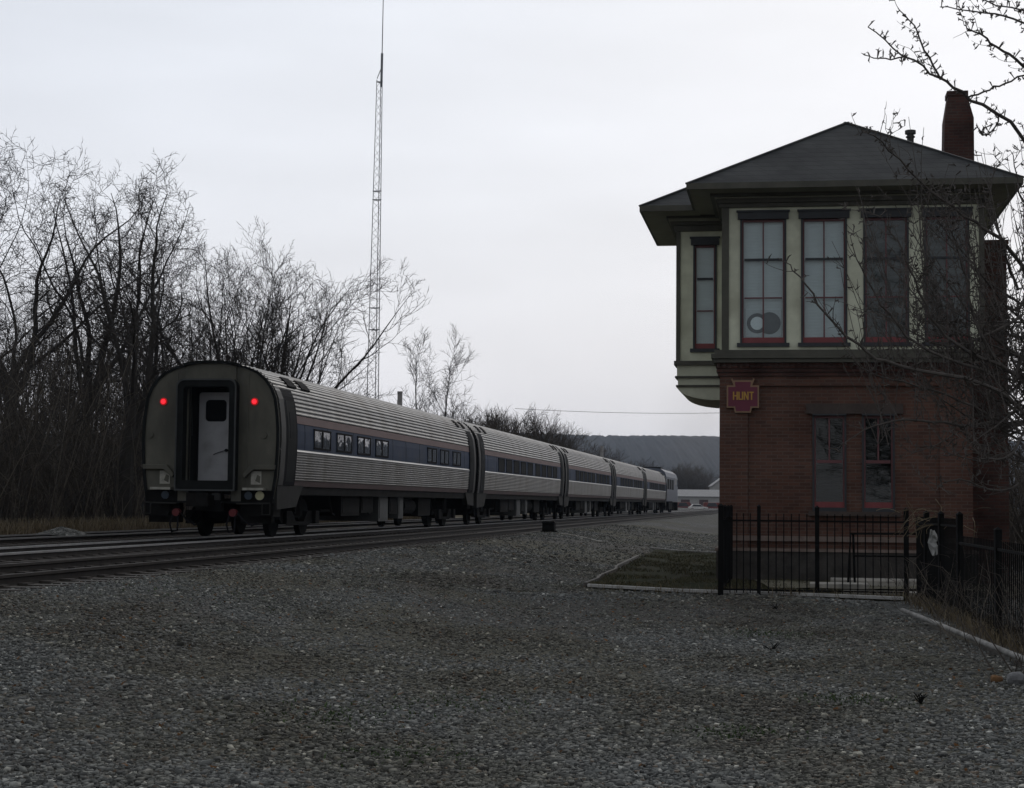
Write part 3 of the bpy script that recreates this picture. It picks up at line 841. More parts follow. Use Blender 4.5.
# number board of the side
# ------------------------------------------------------------------ locomotive
def locomotive():
    x, y = tw(0, 130.3)
    t = empty('locomotive', (x, y, RAIL), -TH, 'grey diesel locomotive at the far head of the train', 'locomotive')
    LL = 20.6
    sect = [(1.5, 1.15), (1.525, 1.6), (1.525, 3.55), (1.36, 4.02), (.95, 4.32), (0, 4.40)]
    full = sect + [(-a, b) for a, b in reversed(sect[:-1])]
    b = MB(); b.prism(full, 'y', 0.1, LL - 4.4); 
    n = len(full)
    nose = []
    for k_, (yy, zs, xs_) in enumerate(((LL - 4.398, 1, 1), (LL - 2.6, 1, .98), (LL - 1.7, .80, .95), (LL - .5, .55, .85), (LL, .42, .7))):
        for a, c in full: nose.append((a * xs_, yy, 1.15 + (c - 1.15) * zs))
    fs = [(j * n + i, (j + 1) * n + i, (j + 1) * n + (i + 1) % n, j * n + (i + 1) % n) for j in range(4) for i in range(n)]
    fs.append(tuple(range(4 * n, 5 * n)))
    b.add(nose, fs)
    b.build('body', MT['loco'], t)
    b = MB()
    for sd in (1, -1):
        x0, x1 = sorted((sd * 1.52, sd * 1.533)); b.box(x0, x1, 1.0, LL - 4.6, 1.2, 2.1)
    b.build('side_stripe', MT['locodark'], t)
    for sd in (1, -1):
        x0, x1 = sorted((sd * 1.50, sd * 1.535))
        b = MB(); b.box(x0, x1, LL - 4.2, LL - 3.2, 2.75, 3.45); b.build('cab_window', MT['glass'], t)
        b = MB(); b.box(x0, x1, LL - 5.6, LL - 4.35, 2.9, 3.6); b.box(x0, x1, LL - 8, LL - 6, 2.9, 3.6); b.build('side_vent', MT['shedroof'], t)
        for yy in (1.6, 5.0, 8.4):
            b = MB(); b.box(x0, x1, yy, yy + 2.6, 2.35, 3.35); b.build('radiator_grille', MT['under'], t)
    b = MB(); b.box(-.9, .9, 1.0, 3.6, 4.25, 4.50); b.build('radiator_housing', MT['under'], t)
    b = MB(); b.cyl((0, 9), .32, 'z', 4.3, 4.52, 14); b.build('exhaust_stack', MT['under'], t)
    b = MB(); b.box(-1.3, 1.3, 7, 12.6, .35, 1.15); b.build('fuel_tank', MT['under'], t)
    truck(t, 4.0); truck(t, LL - 4.6)
    b = MB(); b.box(-1.45, 1.45, .0, .3, .5, 1.2); b.box(-1.35, 1.35, LL - .4, LL + .1, .2, 1.1); b.build('pilot', MT['under'], t)
locomotive()

# ------------------------------------------------------------------ signal tower
BX, BY = 4.09, 34.0
BW, BD = 4.83, 6.4       # width and depth of the brick block
tower = empty('signal_tower', (BX, BY, 0), -TH, 'two storey brick railway signal tower with cream panelled upper floor and hipped roof', 'signal tower')
b = MB()
# brick walls, front with two window openings (built in butting pieces)
LW = [(1.80, 2.45), (2.75, 3.37)]; Z0, Z1 = 1.46, 3.25
b.box(0, .55, 0, .3, .64, 4.02)                        # corner pilaster
b.box(4.22, BW, 0, .3, .64, 4.02)
yy = .06
b.box(.55, LW[0][0], yy, .3, .64, 3.83); b.box(LW[1][1], 4.22, yy, .3, .64, 3.83)
b.box(LW[0][1], LW[1][0], yy, .3, Z0, Z1)
b.box(LW[0][0], LW[1][1], yy, .3, .64, Z0); b.box(LW[0][0], LW[1][1], yy, .3, Z1, 3.83)
b.box(.55, 4.22, .0, .3, 3.83, 4.02)
b.box(0, .3, .3, BD, .64, 4.02); b.box(BW - .3, BW, .3, BD, .64, 4.02); b.box(.3, BW - .3, BD - .3, BD, .64, 4.02)
wall = b.build('wall', MT['brick'], tower)
b = MB(); b.box(-.06, BW + .06, -.06, BD + .06, -.3, .60); b.build('foundation', MT['stone'], tower)
b = MB(); b.box(-.085, BW + .085, -.085, BD + .085, .60, .655); b.box(-.025, BW + .025, -.025, -.0, .80, .90); b.build('water_table', MT['course'], tower)
# corbelled brick cornice with dentils, belt above
b = MB()
b.box(-.03, BW + .03, -.03, BD, 4.02, 4.10); b.box(-.06, BW + .06, -.06, BD, 4.101, 4.17)
n = 44
for i in range(n):
    x = -.05 + (BW + .1) * i / n
    b.box(x, x + .055, -.10, -.06, 4.175, 4.27)
b.box(-.06, BW + .06, -.06, BD, 4.171, 4.28)
b.build('brick_cornice', MT['brickdark'], tower)
b = MB(); b.box(-.12, BW + .12, -.14, BD, 4.281, 4.36); b.box(-.16, BW + .16, -.19, BD, 4.361, 4.45); b.box(-.10, BW + .10, -.11, BD, 4.451, 4.53); b.build('belt_moulding', MT['green'], tower)
# upper storey panelling, front
F0 = -0.02
WINS = [(.40, 1.30), (1.585, 2.475), (2.785, 3.655), (3.945, 4.80)]
ZB, ZT = 4.67, 7.12
XL, XR = .04, 4.98
b = MB()
xs_ = [XL + .14] + [q for p in WINS for q in p] + [XR - .0]
b.box(XL + .14, XR, F0, .14, 4.53, ZB); b.box(XL + .14, XR, F0, .14, ZT, 7.36)
for i in range(0, len(xs_), 2): b.box(xs_[i], xs_[i + 1], F0, .14, ZB, ZT)
b.box(XL + .03, XL + .13, .14, 2.5, 4.53, 7.36); b.box(XR - .12, XR - .02, .14, BD, 4.53, 7.36); b.box(XL + .13, XR - .12, BD - .12, BD, 4.53, 7.36)
b.box(XL + .03, XL + .13, 2.5, BD, 4.53, 7.36)
b.build('panelled_wall', MT['cream'], tower)
b = MB(); b.box(XL, XL + .14, -.05, .15, 4.53, 7.36); b.build('corner_board', MT['green'], tower)
b = MB(); b.box(XR + .001, XR + .10, -.05, .15, 4.53, 7.36); b.build('corner_board', MT['green'], tower)
# wooden cornice under the eaves
b = MB(); b.box(XL - .05, XR + .05, -.09, BD, 7.361, 7.44); b.box(XL - .10, XR + .10, -.15, BD, 7.441, 7.52); b.build('frieze', MT['green'], tower)
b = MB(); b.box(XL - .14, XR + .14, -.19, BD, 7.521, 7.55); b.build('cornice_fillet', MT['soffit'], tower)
b = MB(); b.box(XL - .22, XR + .22, -.28, BD, 7.551, 7.63); b.build('bed_moulding', MT['green'], tower)

def window(parent, x0, x1, z0, z1, face, blind, cols=2, rows=3, normal='y', wide=.06, low=False, head=.14):
    """frame, sash bars, blind and glass in a front-facing opening; face = y of the wall surface"""
    def bx(m_, a, b_, y0, y1, c, d_):
        m_.box(a, b_, y0, y1, c, d_)
    f_ = MB()
    bx(f_, x0, x0 + .036, face - .03, face + .1, z0, z1); bx(f_, x1 - .036, x1, face - .03, face + .1, z0, z1)
    bx(f_, x0 - wide, x1 + wide, face - .06, face + .1, z0 - .075, z0)
    bx(f_, x0 - wide * .8, x1 + wide * .8, face - .065, face + .1, z1, z1 + head); bx(f_, x0 - wide * 1.2, x1 + wide * 1.2, face - .09, face + .1, z1 + head, z1 + head + .035)
    fo = f_.build('window', MT['head'], parent)
    s_ = MB()
    a, c = x0 + .036, x1 - .036; ys0, ys1 = face + .02, face + .06
    s_.box(a, a + .03, ys0, ys1, z0, z1); s_.box(c - .03, c, ys0, ys1, z0, z1); s_.box(a + .03, c - .03, ys0, ys1, z1 - .05, z1)
    if rows == 3:
        t1 = z0 + (z1 - z0) * .365; t2 = z0 + (z1 - z0) * .675
        if cols == 2: 
            m_ = (a + c) / 2
            s_.box(m_ - .014, m_ + .014, ys0 + .01, ys1 - .01, z0 + .10, z1 - .05)
        s_.box(a + .045, c - .045, ys0 + .008, ys1 - .012, t1 - .014, t1 + .014)
    else:
        t2 = z0 + (z1 - z0) * .50; m_ = (a + c) / 2
        s_.box(m_ - .014, m_ + .014, ys0 + .01, ys1 - .01, t2, z1 - .05)
        s_.box(a + .045, c - .045, ys0 + .002, ys1, t2 - .03, t2 + .03)
    s_.build('sash', MT['sash'], fo)
    if rows == 3:
        q = MB(); q.box(a + .045, c - .045, ys0 - .006, ys1, t2 - .022, t2 + .022); q.build('meeting_rail', MT['head'], fo)
    q = MB(); q.box(a + .002, c - .002, ys0 - .004, ys1 - .005, z0 + .001, z0 + .11); q.build('bottom_rail', MT['sashred'], fo)
    q = MB(); q.box(a + .01, c - .01, face + .044, face + .048, z0 + .02, z1 - .02); q.build('pane', MT['clear'], fo)
    q = MB()
    k = int((z1 - z0) / .06)
    if blind is not None:
        for i in range(k):
            z = z0 + .03 + (z1 - z0 - .06) * i / k
            q.add([(a + .02, face + .12, z), (c - .02, face + .12, z), (c - .02, face + .095, z + .05), (a + .02, face + .095, z + .05)], [(0, 1, 2, 3)])
        q.box(a, c, face + .125, face + .13, z0, z1)
        q.build('blind', blind, fo)
    return fo
mclear, t_, b_ = newmat('clear_glass')
tr_ = t_.nodes.new('ShaderNodeBsdfTransparent'); gl_ = t_.nodes.new('ShaderNodeBsdfGlossy'); gl_.inputs['Roughness'].default_value = 0.03
tr_.inputs['Color'].default_value = (0.9, 0.93, 0.93, 1)
ms_ = t_.nodes.new('ShaderNodeMixShader'); ms_.inputs[0].default_value = 0.035
t_.links.new(tr_.outputs[0], ms_.inputs[1]); t_.links.new(gl_.outputs[0], ms_.inputs[2]); t_.links.new(ms_.outputs[0], t_.nodes['Material Output'].inputs['Surface'])
t_.nodes.remove(b_)
MT['clear'] = mclear
for i, (a, c) in enumerate(WINS):
    window(tower, a, c, ZB, ZT, F0, MT['blind'] if i < 2 else MT['blind2'])
for (a, c) in LW:
    window(tower, a, c, Z0, Z1, .06, MT['lowblind'], rows=2, wide=.0, head=.0)
b = MB(); b.box(1.68, 3.53, -.01, .059, Z1 + .036, Z1 + .23); b.build('lintel', MT['stonegrey'], tower)
b = MB(); b.box(1.72, 3.47, -.06, .059, Z0 - .16, Z0 - .076); b.build('stone_sill', MT['stonegrey'], tower)
# fan unit standing in the first upper window
x0, x1, z0, z1 = .50, 1.20, 4.80, 5.34
fan = empty('window_fan', (BX, BY, 0), -TH, 'white twin window fan standing inside the leftmost front window of the upper floor', 'window fan')
b = MB(); b.box(x0, x1, .071, .09, z0, z1); b.build('housing', MT['unit'], fan)
b = MB(); b.cyl(((x0 + x1) / 2 + .12, (z0 + z1) / 2), .22, 'y', .068, .071, 24); b.build('fan_ring', MT['unitdark'], fan)
b = MB(); b.cyl(((x0 + x1) / 2 - .12, (z0 + z1) / 2), .20, 'y', .0665, .0711, 24); b.build('fan_ring', MT['unitdark'], fan)
b = MB(); b.cyl(((x0 + x1) / 2 - .12, (z0 + z1) / 2), .13, 'y', .062, .0665, 24); b.build('hub', MT['blind'], fan)

# bay over the tracks
Y0_, Y1_ = 2.5, 5.8
XB = -1.02
b = MB()
b.box(XB + .09, -.66, Y0_, Y0_ + .1, 4.53, 7.30); b.box(-.16, .07, Y0_, Y0_ + .1, 4.53, 7.30)
b.box(-.66, -.16, Y0_, Y0_ + .1, 4.53, 4.79); b.box(-.66, -.16, Y0_, Y0_ + .1, 7.0, 7.30)
b.box(XB, XB + .09, Y0_ + .1, Y1_, 4.53, 7.3); b.box(XB + .09, .07, Y1_ - .1, Y1_, 4.53, 7.3)
b.box(XB + .02, .07, Y0_ + .02, Y1_ - .02, 4.21, 4.44); b.box(XB + .04, .07, Y0_ + .04, Y1_ - .04, 4.02, 4.17)
b.build('bay_wall', MT['cream'], tower)
b = MB(); b.box(XB, XB + .089, Y0_ - .03, Y0_ + .1, 4.53, 7.3); b.build('corner_board', MT['green'], tower)
b = MB()
b.box(XB - .04, .07, Y0_ - .05, Y1_ + .05, 4.44, 4.53); b.box(XB - .02, .07, Y0_ - .02, Y1_ + .02, 4.17, 4.21); b.box(XB, .07, Y0_, Y1_, 3.98, 4.02)
b.build('bay_moulding', MT['green'], tower); b = MB()
b.box(XB - .05, .07, Y0_ - .06, Y1_ + .05, 7.301, 7.42); b.box(XB - .12, .07, Y0_ - .13, Y1_ + .12, 7.421, 7.50); b.box(XB - .2, .07, Y0_ - .2, Y1_ + .2, 7.56, 7.63)
b.build('bay_frieze', MT['green'], tower)
b = MB(); b.box(XB - .16, .07, Y0_ - .17, Y1_ + .16, 7.501, 7.559); b.build('bay_fillet', MT['soffit'], tower)
b = MB(); pr = [(XB + .03, 3.979)] + [(XB + .03 + (1 - math.cos(R(a))) * .98 * .9, 3.979 - math.sin(R(a)) * .28) for a in range(10, 91, 10)] + [(-.0, 3.69), (-.0, 3.979)]
b.prism(pr, 'y', Y0_ + .04, Y1_ - .04); b.build('cove_bracket', MT['cream'], tower)
window(tower, -.66, -.16, 4.79, 7.0, Y0_, MT['blind'], cols=1)

# hipped roofs
EX0, EX1, EY0, EY1 = -.60, 5.71, -.73, 7.13
EZ = 7.74
mid = (EX0 + EX1) / 2; hr = (EX1 - EX0) / 2; AZ = 9.55
def hipped(b, x0, x1, y0, y1, z0, za, ridge, th=.0):
    (rx0, ry0), (rx1, ry1) = ridge
    vs = [(x0, y0, z0), (x1, y0, z0), (x1, y1, z0), (x0, y1, z0), (rx0, ry0, za), (rx1, ry1, za)]
    return vs
b = MB()
vs = [(EX0, EY0, EZ), (EX1, EY0, EZ), (EX1, EY1, EZ), (EX0, EY1, EZ), (mid, EY0 + hr, AZ), (mid, EY1 - hr, AZ)]
b.add(vs, [(0, 1, 4), (1, 2, 5, 4), (2, 3, 5), (3, 0, 4, 5)])
# bay roof
bx0, by0, by1 = -1.72, 1.72, 6.62
sl_ = (AZ - EZ) / hr
bm = (by0 + by1) / 2; bh = (by1 - by0) / 2
vs = [(bx0, by0, EZ - .001), (bx0, by1, EZ - .001), (bx0 + bh, bm, EZ + sl_ * bh), (EX0 + bh + .3, bm, EZ + sl_ * bh), (EX0 + .02, by0, EZ - .001), (EX0 + .02, by1, EZ - .001)]
b.add(vs, [(0, 2, 1), (0, 4, 3, 2), (1, 2, 3, 5)])
rf = b.build('roof', MT['shingle'], tower)
b = MB()   # fascia boards and gutter lip
for (a, c) in (((EX0, EY0), (EX1, EY0)), ((EX1, EY0), (EX1, EY1)), ((EX1, EY1), (EX0, EY1)), ((EX0, EY0), (EX0, by0)), ((bx0, by0), (EX0, by0)), ((bx0, by0), (bx0, by1)), ((bx0, by1), (EX0, by1)), ((EX0, by1), (EX0, EY1))):
    b.bar((a[0], a[1], EZ - .065), (c[0], c[1], EZ - .065), .05, .12)
b.build('fascia', MT['green'], tower)
b = MB()   # sloping soffits closing the eaves
def soff(b, o, i_, zo, zi):
    for k_ in range(len(o) - 1):
        b.add([(o[k_][0], o[k_][1], zo), (o[k_ + 1][0], o[k_ + 1][1], zo), (i_[k_ + 1][0], i_[k_ + 1][1], zi), (i_[k_][0], i_[k_][1], zi)], [(0, 1, 2, 3)])
o_ = [(EX0, EY0), (EX1, EY0), (EX1, EY1), (EX0, EY1), (EX0, EY0)]
i_ = [(XL - .2, -.27), (XR + .2, -.27), (XR + .2, BD), (XL - .2, BD), (XL - .2, -.27)]
soff(b, o_, i_, EZ - .11, 7.61)
o_ = [(EX0 + .1, by0), (bx0, by0), (bx0, by1), (EX0 + .1, by1)]
i_ = [(EX0 + .1, Y0_ - .19), (XB - .19, Y0_ - .19), (XB - .19, Y1_ + .19), (EX0 + .1, Y1_ + .19)]
soff(b, o_, i_, EZ - .12, 7.605)
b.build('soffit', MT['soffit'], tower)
b = MB()
for (p, q) in (((EX0, EY0, EZ), (mid, EY0 + hr, AZ)), ((EX1, EY0, EZ), (mid, EY0 + hr, AZ)), ((mid, EY0 + hr, AZ), (mid, EY1 - hr, AZ)), ((bx0, by0, EZ), (bx0 + bh, bm, EZ + sl_ * bh))):
    b.bar(p, q, .13, .035)
b.build('hip_cap', MT['shingle'], rf)
# chimney
cx0, cx1, cy0, cy1 = 4.73, 5.39, 4.7, 5.35
b = MB()
def frus(b, a, c, za, zb):
    vs = [(a[0], a[2], za), (a[1], a[2], za), (a[1], a[3], za), (a[0], a[3], za), (c[0], c[2], zb), (c[1], c[2], zb), (c[1], c[3], zb), (c[0], c[3], zb)]
    b.add(vs, [(0, 3, 2, 1), (4, 5, 6, 7), (0, 1, 5, 4), (1, 2, 6, 5), (2, 3, 7, 6), (3, 0, 4, 7)])
frus(b, (4.72, 5.40, 4.7, 5.4), (4.77, 5.40, 4.72, 5.4), 7.9, 10.1)
frus(b, (4.77, 5.40, 4.72, 5.4), (4.85, 5.27, 4.8, 5.3), 10.101, 10.62)
b.box(4.83, 5.29, 4.78, 5.32, 10.621, 10.73)
b.build('chimney', MT['brickdark'], rf)
b = MB(); b.cyl((4.03, 4.8), .075, 'z', 8.8, 9.78, 12); b.cyl((4.03, 4.8), .12, 'z', 9.781, 9.86, 12); b.cyl((4.03, 4.8), .10, 'z', 9.70, 9.73, 12); b.build('vent_pipe', MT['undergrey'], rf)
# brick stack against the right-hand wall
b = MB(); b.box(BW + .07, 5.62, 1.0, 2.1, -.2, 6.72); b.box(BW + .04, 5.66, .95, 2.15, 6.72, 6.80); b.build('brick_stack', MT['brickdark'], tower)

# keystone sign
sg = empty('station_sign', (BX, BY, 0), -TH, 'maroon keystone shaped sign reading HUNT in gold on the brick corner', 'sign')
cx, cz = .455, 3.635
k = [(-.225, -.155), (-.225, -.215), (-.155, -.215), (-.155, -.33), (.155, -.33), (.155, -.215), (.225, -.215)]
out = [(-.315, .20), (-.315, -.24), (-.175, -.24), (-.155, -.335), (.155, -.335), (.175, -.24), (.315, -.24), (.315, .20), (.18, .20), (.23, .325), (.205, .345), (.19, .30), (-.19, .30), (-.205, .345), (-.23, .325), (-.18, .20)]
def plate_sign():
    b = MB(); b.prism([(cx + p[0], cz + p[1]) for p in out], 'y', -.05, -.002); b.build('rim', MT['goldrim'], sg)
    inn = [(-.285, .17), (-.285, -.21), (-.15, -.21), (-.13, -.305), (.13, -.305), (.15, -.21), (.285, -.21), (.285, .17), (.145, .17), (.155, .27), (-.155, .27), (-.145, .17)]
    b = MB(); b.prism([(cx + p[0], cz + p[1]) for p in inn], 'y', -.056, -.0505); b.build('plate', MT['signmaroon'], sg)
plate_sign()
b = MB()
yf, yb = -.066, -.0565
def lb(a, c, w_=.026):     # a stroke of a letter
    dx, dz = c[0] - a[0], c[1] - a[1]; l_ = math.hypot(dx, dz); nx_, nz_ = -dz / l_ * w_ / 2, dx / l_ * w_ / 2
    b.prism([(cx + a[0] + nx_, cz + a[1] + nz_), (cx + c[0] + nx_, cz + c[1] + nz_), (cx + c[0] - nx_, cz + c[1] - nz_), (cx + a[0] - nx_, cz + a[1] - nz_)], 'y', yf - random.uniform(0, .002), yb)
hb, ht = -.085, .075
lb((-.18, hb), (-.18, ht)); lb((-.11, hb), (-.11, ht)); lb((-.168, -.005), (-.122, -.005), .024)
lb((-.075, hb + .02), (-.075, ht)); lb((-.005, hb + .02), (-.005, ht)); lb((-.082, hb + .012), (.002, hb + .012), .024)
lb((.03, hb), (.03, ht)); lb((.10, hb), (.10, ht)); lb((.032, ht - .004), (.098, hb + .004))
lb((.17, hb), (.17, ht - .024)); lb((.128, ht - .012), (.212, ht - .012), .024)
b.build('lettering', MT['gold'], sg)

# ------------------------------------------------------------------ plot in front of the tower
def quad_sheet(name, pts, z, mat):
    m_ = MB(); n = len(pts); m_.add([(p[0], p[1], ground_z(p[0], p[1]) + z) for p in pts], [tuple(range(n))]); return tag(m_.build(name, mat), kind='structure')
def grid_sheet(name, A, B_, C_, D_, z, mat, n=24):
    m_ = MB(); vs = []
    for j in range(n + 1):
        for i in range(n + 1):
            u_, v_ = i / n, j / n
            x = (A[0] * (1 - u_) + B_[0] * u_) * (1 - v_) + (D_[0] * (1 - u_) + C_[0] * u_) * v_
            y = (A[1] * (1 - u_) + B_[1] * u_) * (1 - v_) + (D_[1] * (1 - u_) + C_[1] * u_) * v_
            vs.append((x, y, ground_z(x, y) + z + .012 * math.sin(x * 5) * math.sin(y * 4)))
    m_.add(vs, [(j * (n + 1) + i, j * (n + 1) + i + 1, (j + 1) * (n + 1) + i + 1, (j + 1) * (n + 1) + i) for j in range(n) for i in range(n)])
    return tag(m_.build(name, mat, smooth=True), kind='structure')
grid_sheet('lawn', (1.35, 30.1), (6.3, 27.6), (10.3, 51.5), (4.4, 52.8), .045, MT['bedground'])
grid_sheet('path', (4.5, 30.2), (8.2, 29.6), (8.6, 32.6), (4.6, 33.1), .075, MT['dirt'], 10)
def edging(name, pts, w_, h_, label, mat, grp='edging timbers around the tower plot'):
    b = MB()
    for i in range(len(pts) - 1):
        (x0, y0), (x1, y1) = pts[i], pts[i + 1]
        b.bar((x0, y0, ground_z(x0, y0) + h_ * .5 + .02), (x1, y1, ground_z(x1, y1) + h_ * .5 + .02), w_, h_)
    return tag(b.build(name, mat, bevel=.008), label, 'edging', grp)
edging('edging_timber', [(1.35, 30.08), (2.9, 29.32), (2.93, 29.30), (4.6, 28.45), (4.63, 28.46), (6.22, 27.55)], .08, .055, 'pale straight edging timber at the foot of the front fence', MT['timberpale'])
edging('edging_timber', [(1.30, 30.2), (1.62, 32.4), (1.75, 33.6), (2.25, 37), (2.35, 38.4), (3.35, 45.6)], .06, .07, 'broken grey edging timber running from the plot corner toward the far track', MT['timberdark'])
edging('edging_timber', [(4.3, 53.3), (5.1, 52.5), (6.3, 51.2)], .09, .07, 'short pale edging timber at the back of the grass plot', MT['timber'])
b = MB(); b.tube([(5.46, 24.2, .06), (5.28, 22, .07), (5.05, 19.2, .075), (4.84, 16.45, .08), (4.6, 13.4, .06)], .030, 10)
tag(b.build('pipe', MT['timber'], smooth=True), 'long pale pipe edging the gravel below the side fence', 'pipe')

# fences
def post(parent, x, y, h_, w_=.06, z=0.0, cap=True):
    b = MB(); b.box(x - w_ / 2, x + w_ / 2, y - w_ / 2, y + w_ / 2, z - .1, z + h_)
    if cap:
        b.add([(x - w_ * .65, y - w_ * .65, z + h_), (x + w_ * .65, y - w_ * .65, z + h_), (x + w_ * .65, y + w_ * .65, z + h_), (x - w_ * .65, y + w_ * .65, z + h_), (x, y, z + h_ + .04)], [(0, 1, 4), (1, 2, 4), (2, 3, 4), (3, 0, 4), (0, 3, 2, 1)])
    b.build('post', MT['fence'], parent)
FX, FY = 3.46, 28.56
def panel(parent, p, q, n, zb, zt_, rails, z0=0, z1=0, r=.009):
    """rails and pickets between two points in the fence's own frame"""
    for h_ in rails:
        b = MB(); b.bar((p[0], p[1], z0 + h_), (q[0], q[1], z1 + h_), .03, .03)
        rl = b.build('fence_rail', MT['fence'], parent)
    b = MB()
    for i in range(1, n):
        t = i / n; x = p[0] + (q[0] - p[0]) * t; y = p[1] + (q[1] - p[1]) * t; z = z0 + (z1 - z0) * t
        b.box(x - r, x + r, y - r, y + r, z + zb, z + zt_)
    b.build('pickets', MT['fence'], rl)
ff = empty('iron_fence', (FX, FY, 0), -TH, 'black iron picket fence facing the gravel in front of the tower', 'fence', 'black iron fences around the tower plot')
for x, h_, w_ in ((0, 1.48, .085), (.62, 1.47, .06), (1.56, 1.46, .07), (2.98, 1.44, .08)): post(ff, x, 0, h_, w_)
panel(ff, (.04, 0), (.59, 0), 5, .06, 1.36, (.11, 1.24)); panel(ff, (.65, 0), (1.52, 0), 7, .06, 1.36, (.11, 1.24)); panel(ff, (1.6, 0), (2.94, 0), 11, .06, 1.36, (.11, 1.24))
fl = empty('iron_fence', (FX + .02, FY + .12, 0), -TH, 'black iron fence seen edge on, running back to the left corner of the tower', 'fence', 'black iron fences around the tower plot')
for y in (1.75, 3.5, 5.1): post(fl, 0, y, 1.46, .06)
for a, c in ((0, 1.72), (1.78, 3.47), (3.53, 5.07)): panel(fl, (0, a), (0, c), 14, .06, 1.38, (.11, 1.26))
# side fence towards the camera
A_ = Vector((6.42, 27.5)); B2 = Vector((5.95, 23.0)); C2 = Vector((5.53, 19.7)); D2 = Vector((5.15, 16.6)); E2 = Vector((4.85, 13.6))
fr_ = empty('iron_fence', (0, 0, 0), 0, 'dense black iron fence stepping down toward the camera at the right edge', 'fence', 'black iron fences around the tower plot')
def lerp(a, c, t): return (a[0] + (c[0] - a[0]) * t, a[1] + (c[1] - a[1]) * t)
for p, h_ in ((lerp(A_, B2, .28), 1.40), (lerp(A_, B2, .62), 1.40), (B2, 1.40), (C2, 1.24), (D2, 1.15), (E2, 1.1)): post(fr_, p[0], p[1], h_, .075)
for p, q, n, z in ((A_, lerp(A_, B2, .28), 13, .0), (lerp(A_, B2, .28), lerp(A_, B2, .62), 15, 0), (lerp(A_, B2, .62), B2, 16, 0)): panel(fr_, p, q, n, .05, 1.34, (.1, 1.24), r=.006)
for p, q, n in ((B2, C2, 26), (C2, D2, 24), (D2, E2, 24)): panel(fr_, p, q, n, .03, 1.12, (.08, 1.02), r=.006)

# steps and hand rail
def slab(cx_, cy_2, w_, d_, h_, label, z=0.03):
    o = empty('concrete_slab', (cx_, cy_2, 0), -TH, label, 'concrete slab', 'concrete slabs behind the front fence')
    b = MB(); b.box(-w_ / 2, w_ / 2, -d_ / 2, d_ / 2, z, z + h_); b.build('slab', MT['concrete'], o, bevel=.015)
slab(6.95, 31.6, 2.2, 1.0, .14, 'raised concrete slab under the metal handrail')
slab(5.75, 30.4, 1.0, .6, .12, 'small concrete step left of the handrail posts')
slab(6.3, 28.5, 1.7, .5, .07, 'low concrete slab close behind the right half of the front fence')
hr_ = empty('handrail', (0, 0, 0), 0, 'thin black metal handrail with two posts behind the front fence', 'handrail')
b = MB()
p0 = at(848, 588, 31.2); p1 = at(903, 588, 30.6)
b.tube([(p0.x, p0.y, .08), (p0.x + .05, p0.y, 1.0), (p1.x + .5, p1.y, 1.02)], .022, 7)
b.tube([(p0.x + .13, p0.y + .02, .0), (p0.x + .10, p0.y + .02, 1.0)], .022, 7)
b.tube([(p0.x + .1, p0.y, .60), (p1.x + .5, p1.y, .62)], .016, 7)
b.tube([(p1.x + .5, p1.y, .05), (p1.x + .5, p1.y, 1.02)], .02, 7)
b.build('rail', MT['fence'], hr_)

# torn plastic caught in the fence
b = MB(); rr = random.Random(5); pts = []
base = at(931, 548, 25.2)
vs = []
for j in range(7):
    t = j / 6; wd = .015 + .06 * math.sin(t * 2.6 + .2)
    for i in range(5):
        s_ = i / 4 - .5
        vs.append((base.x + .03 * t + s_ * wd * 2 + rr.uniform(-.012, .012), base.y - .08 + rr.uniform(-.03, .03), base.z - .1 + .36 * (1 - t) + rr.uniform(-.015, .015)))
b.add(vs, [(j * 5 + i, j * 5 + i + 1, (j + 1) * 5 + i + 1, (j + 1) * 5 + i) for j in range(6) for i in range(4)])
o = b.build('plastic_scrap', MT['plastic'])
so_ = o.modifiers.new('thick', 'SOLIDIFY'); so_.thickness = .006
tag(o, 'torn white plastic scrap caught in the side fence', 'litter')

# rocks, by hand
def rock(name, loc, s_, mat, label, cat, seed, flat=.6, grp=None):
    rr = random.Random(seed)
    import bmesh
    bm = bmesh.new(); bmesh.ops.create_icosphere(bm, subdivisions=2, radius=1)
    for v_ in bm.verts:
        k_ = 1 + .28 * math.sin(v_.co.x * 3 + seed) * math.sin(v_.co.y * 2.3 + seed * 2) + rr.uniform(-.08, .08)
        v_.co = Vector((v_.co.x * k_, v_.co.y * k_, v_.co.z * k_ * flat)) * s_
    me = bpy.data.meshes.new(name); bm.to_mesh(me); bm.free(); me.materials.append(mat)
    o = bpy.data.objects.new(name, me); COL.objects.link(o); o.location = loc; o.rotation_euler = (0, 0, rr.uniform(0, 6))
    return tag(o, label, cat, grp)
rock('rock', (4.28, 14.75, .05), .065, MT['rock'], 'pale grey rock beside the pipe at the lower right', 'rock', 3, 1.0)
rock('rock', (4.17, 14.95, .03), .05, pmat('rusty_rock', (.15, .08, .035), var=.4, scale=8), 'rusty orange rock left of the pale rock by the pipe', 'rock', 8, .8)
p = at(148, 687, 15.3)
rock('rock', (-4.25, 13.7, ground_z(-4.25, 13.7) + .03), .06, MT['rock'], 'flat grey stone lying on the gravel at the left', 'rock', 11, .45)

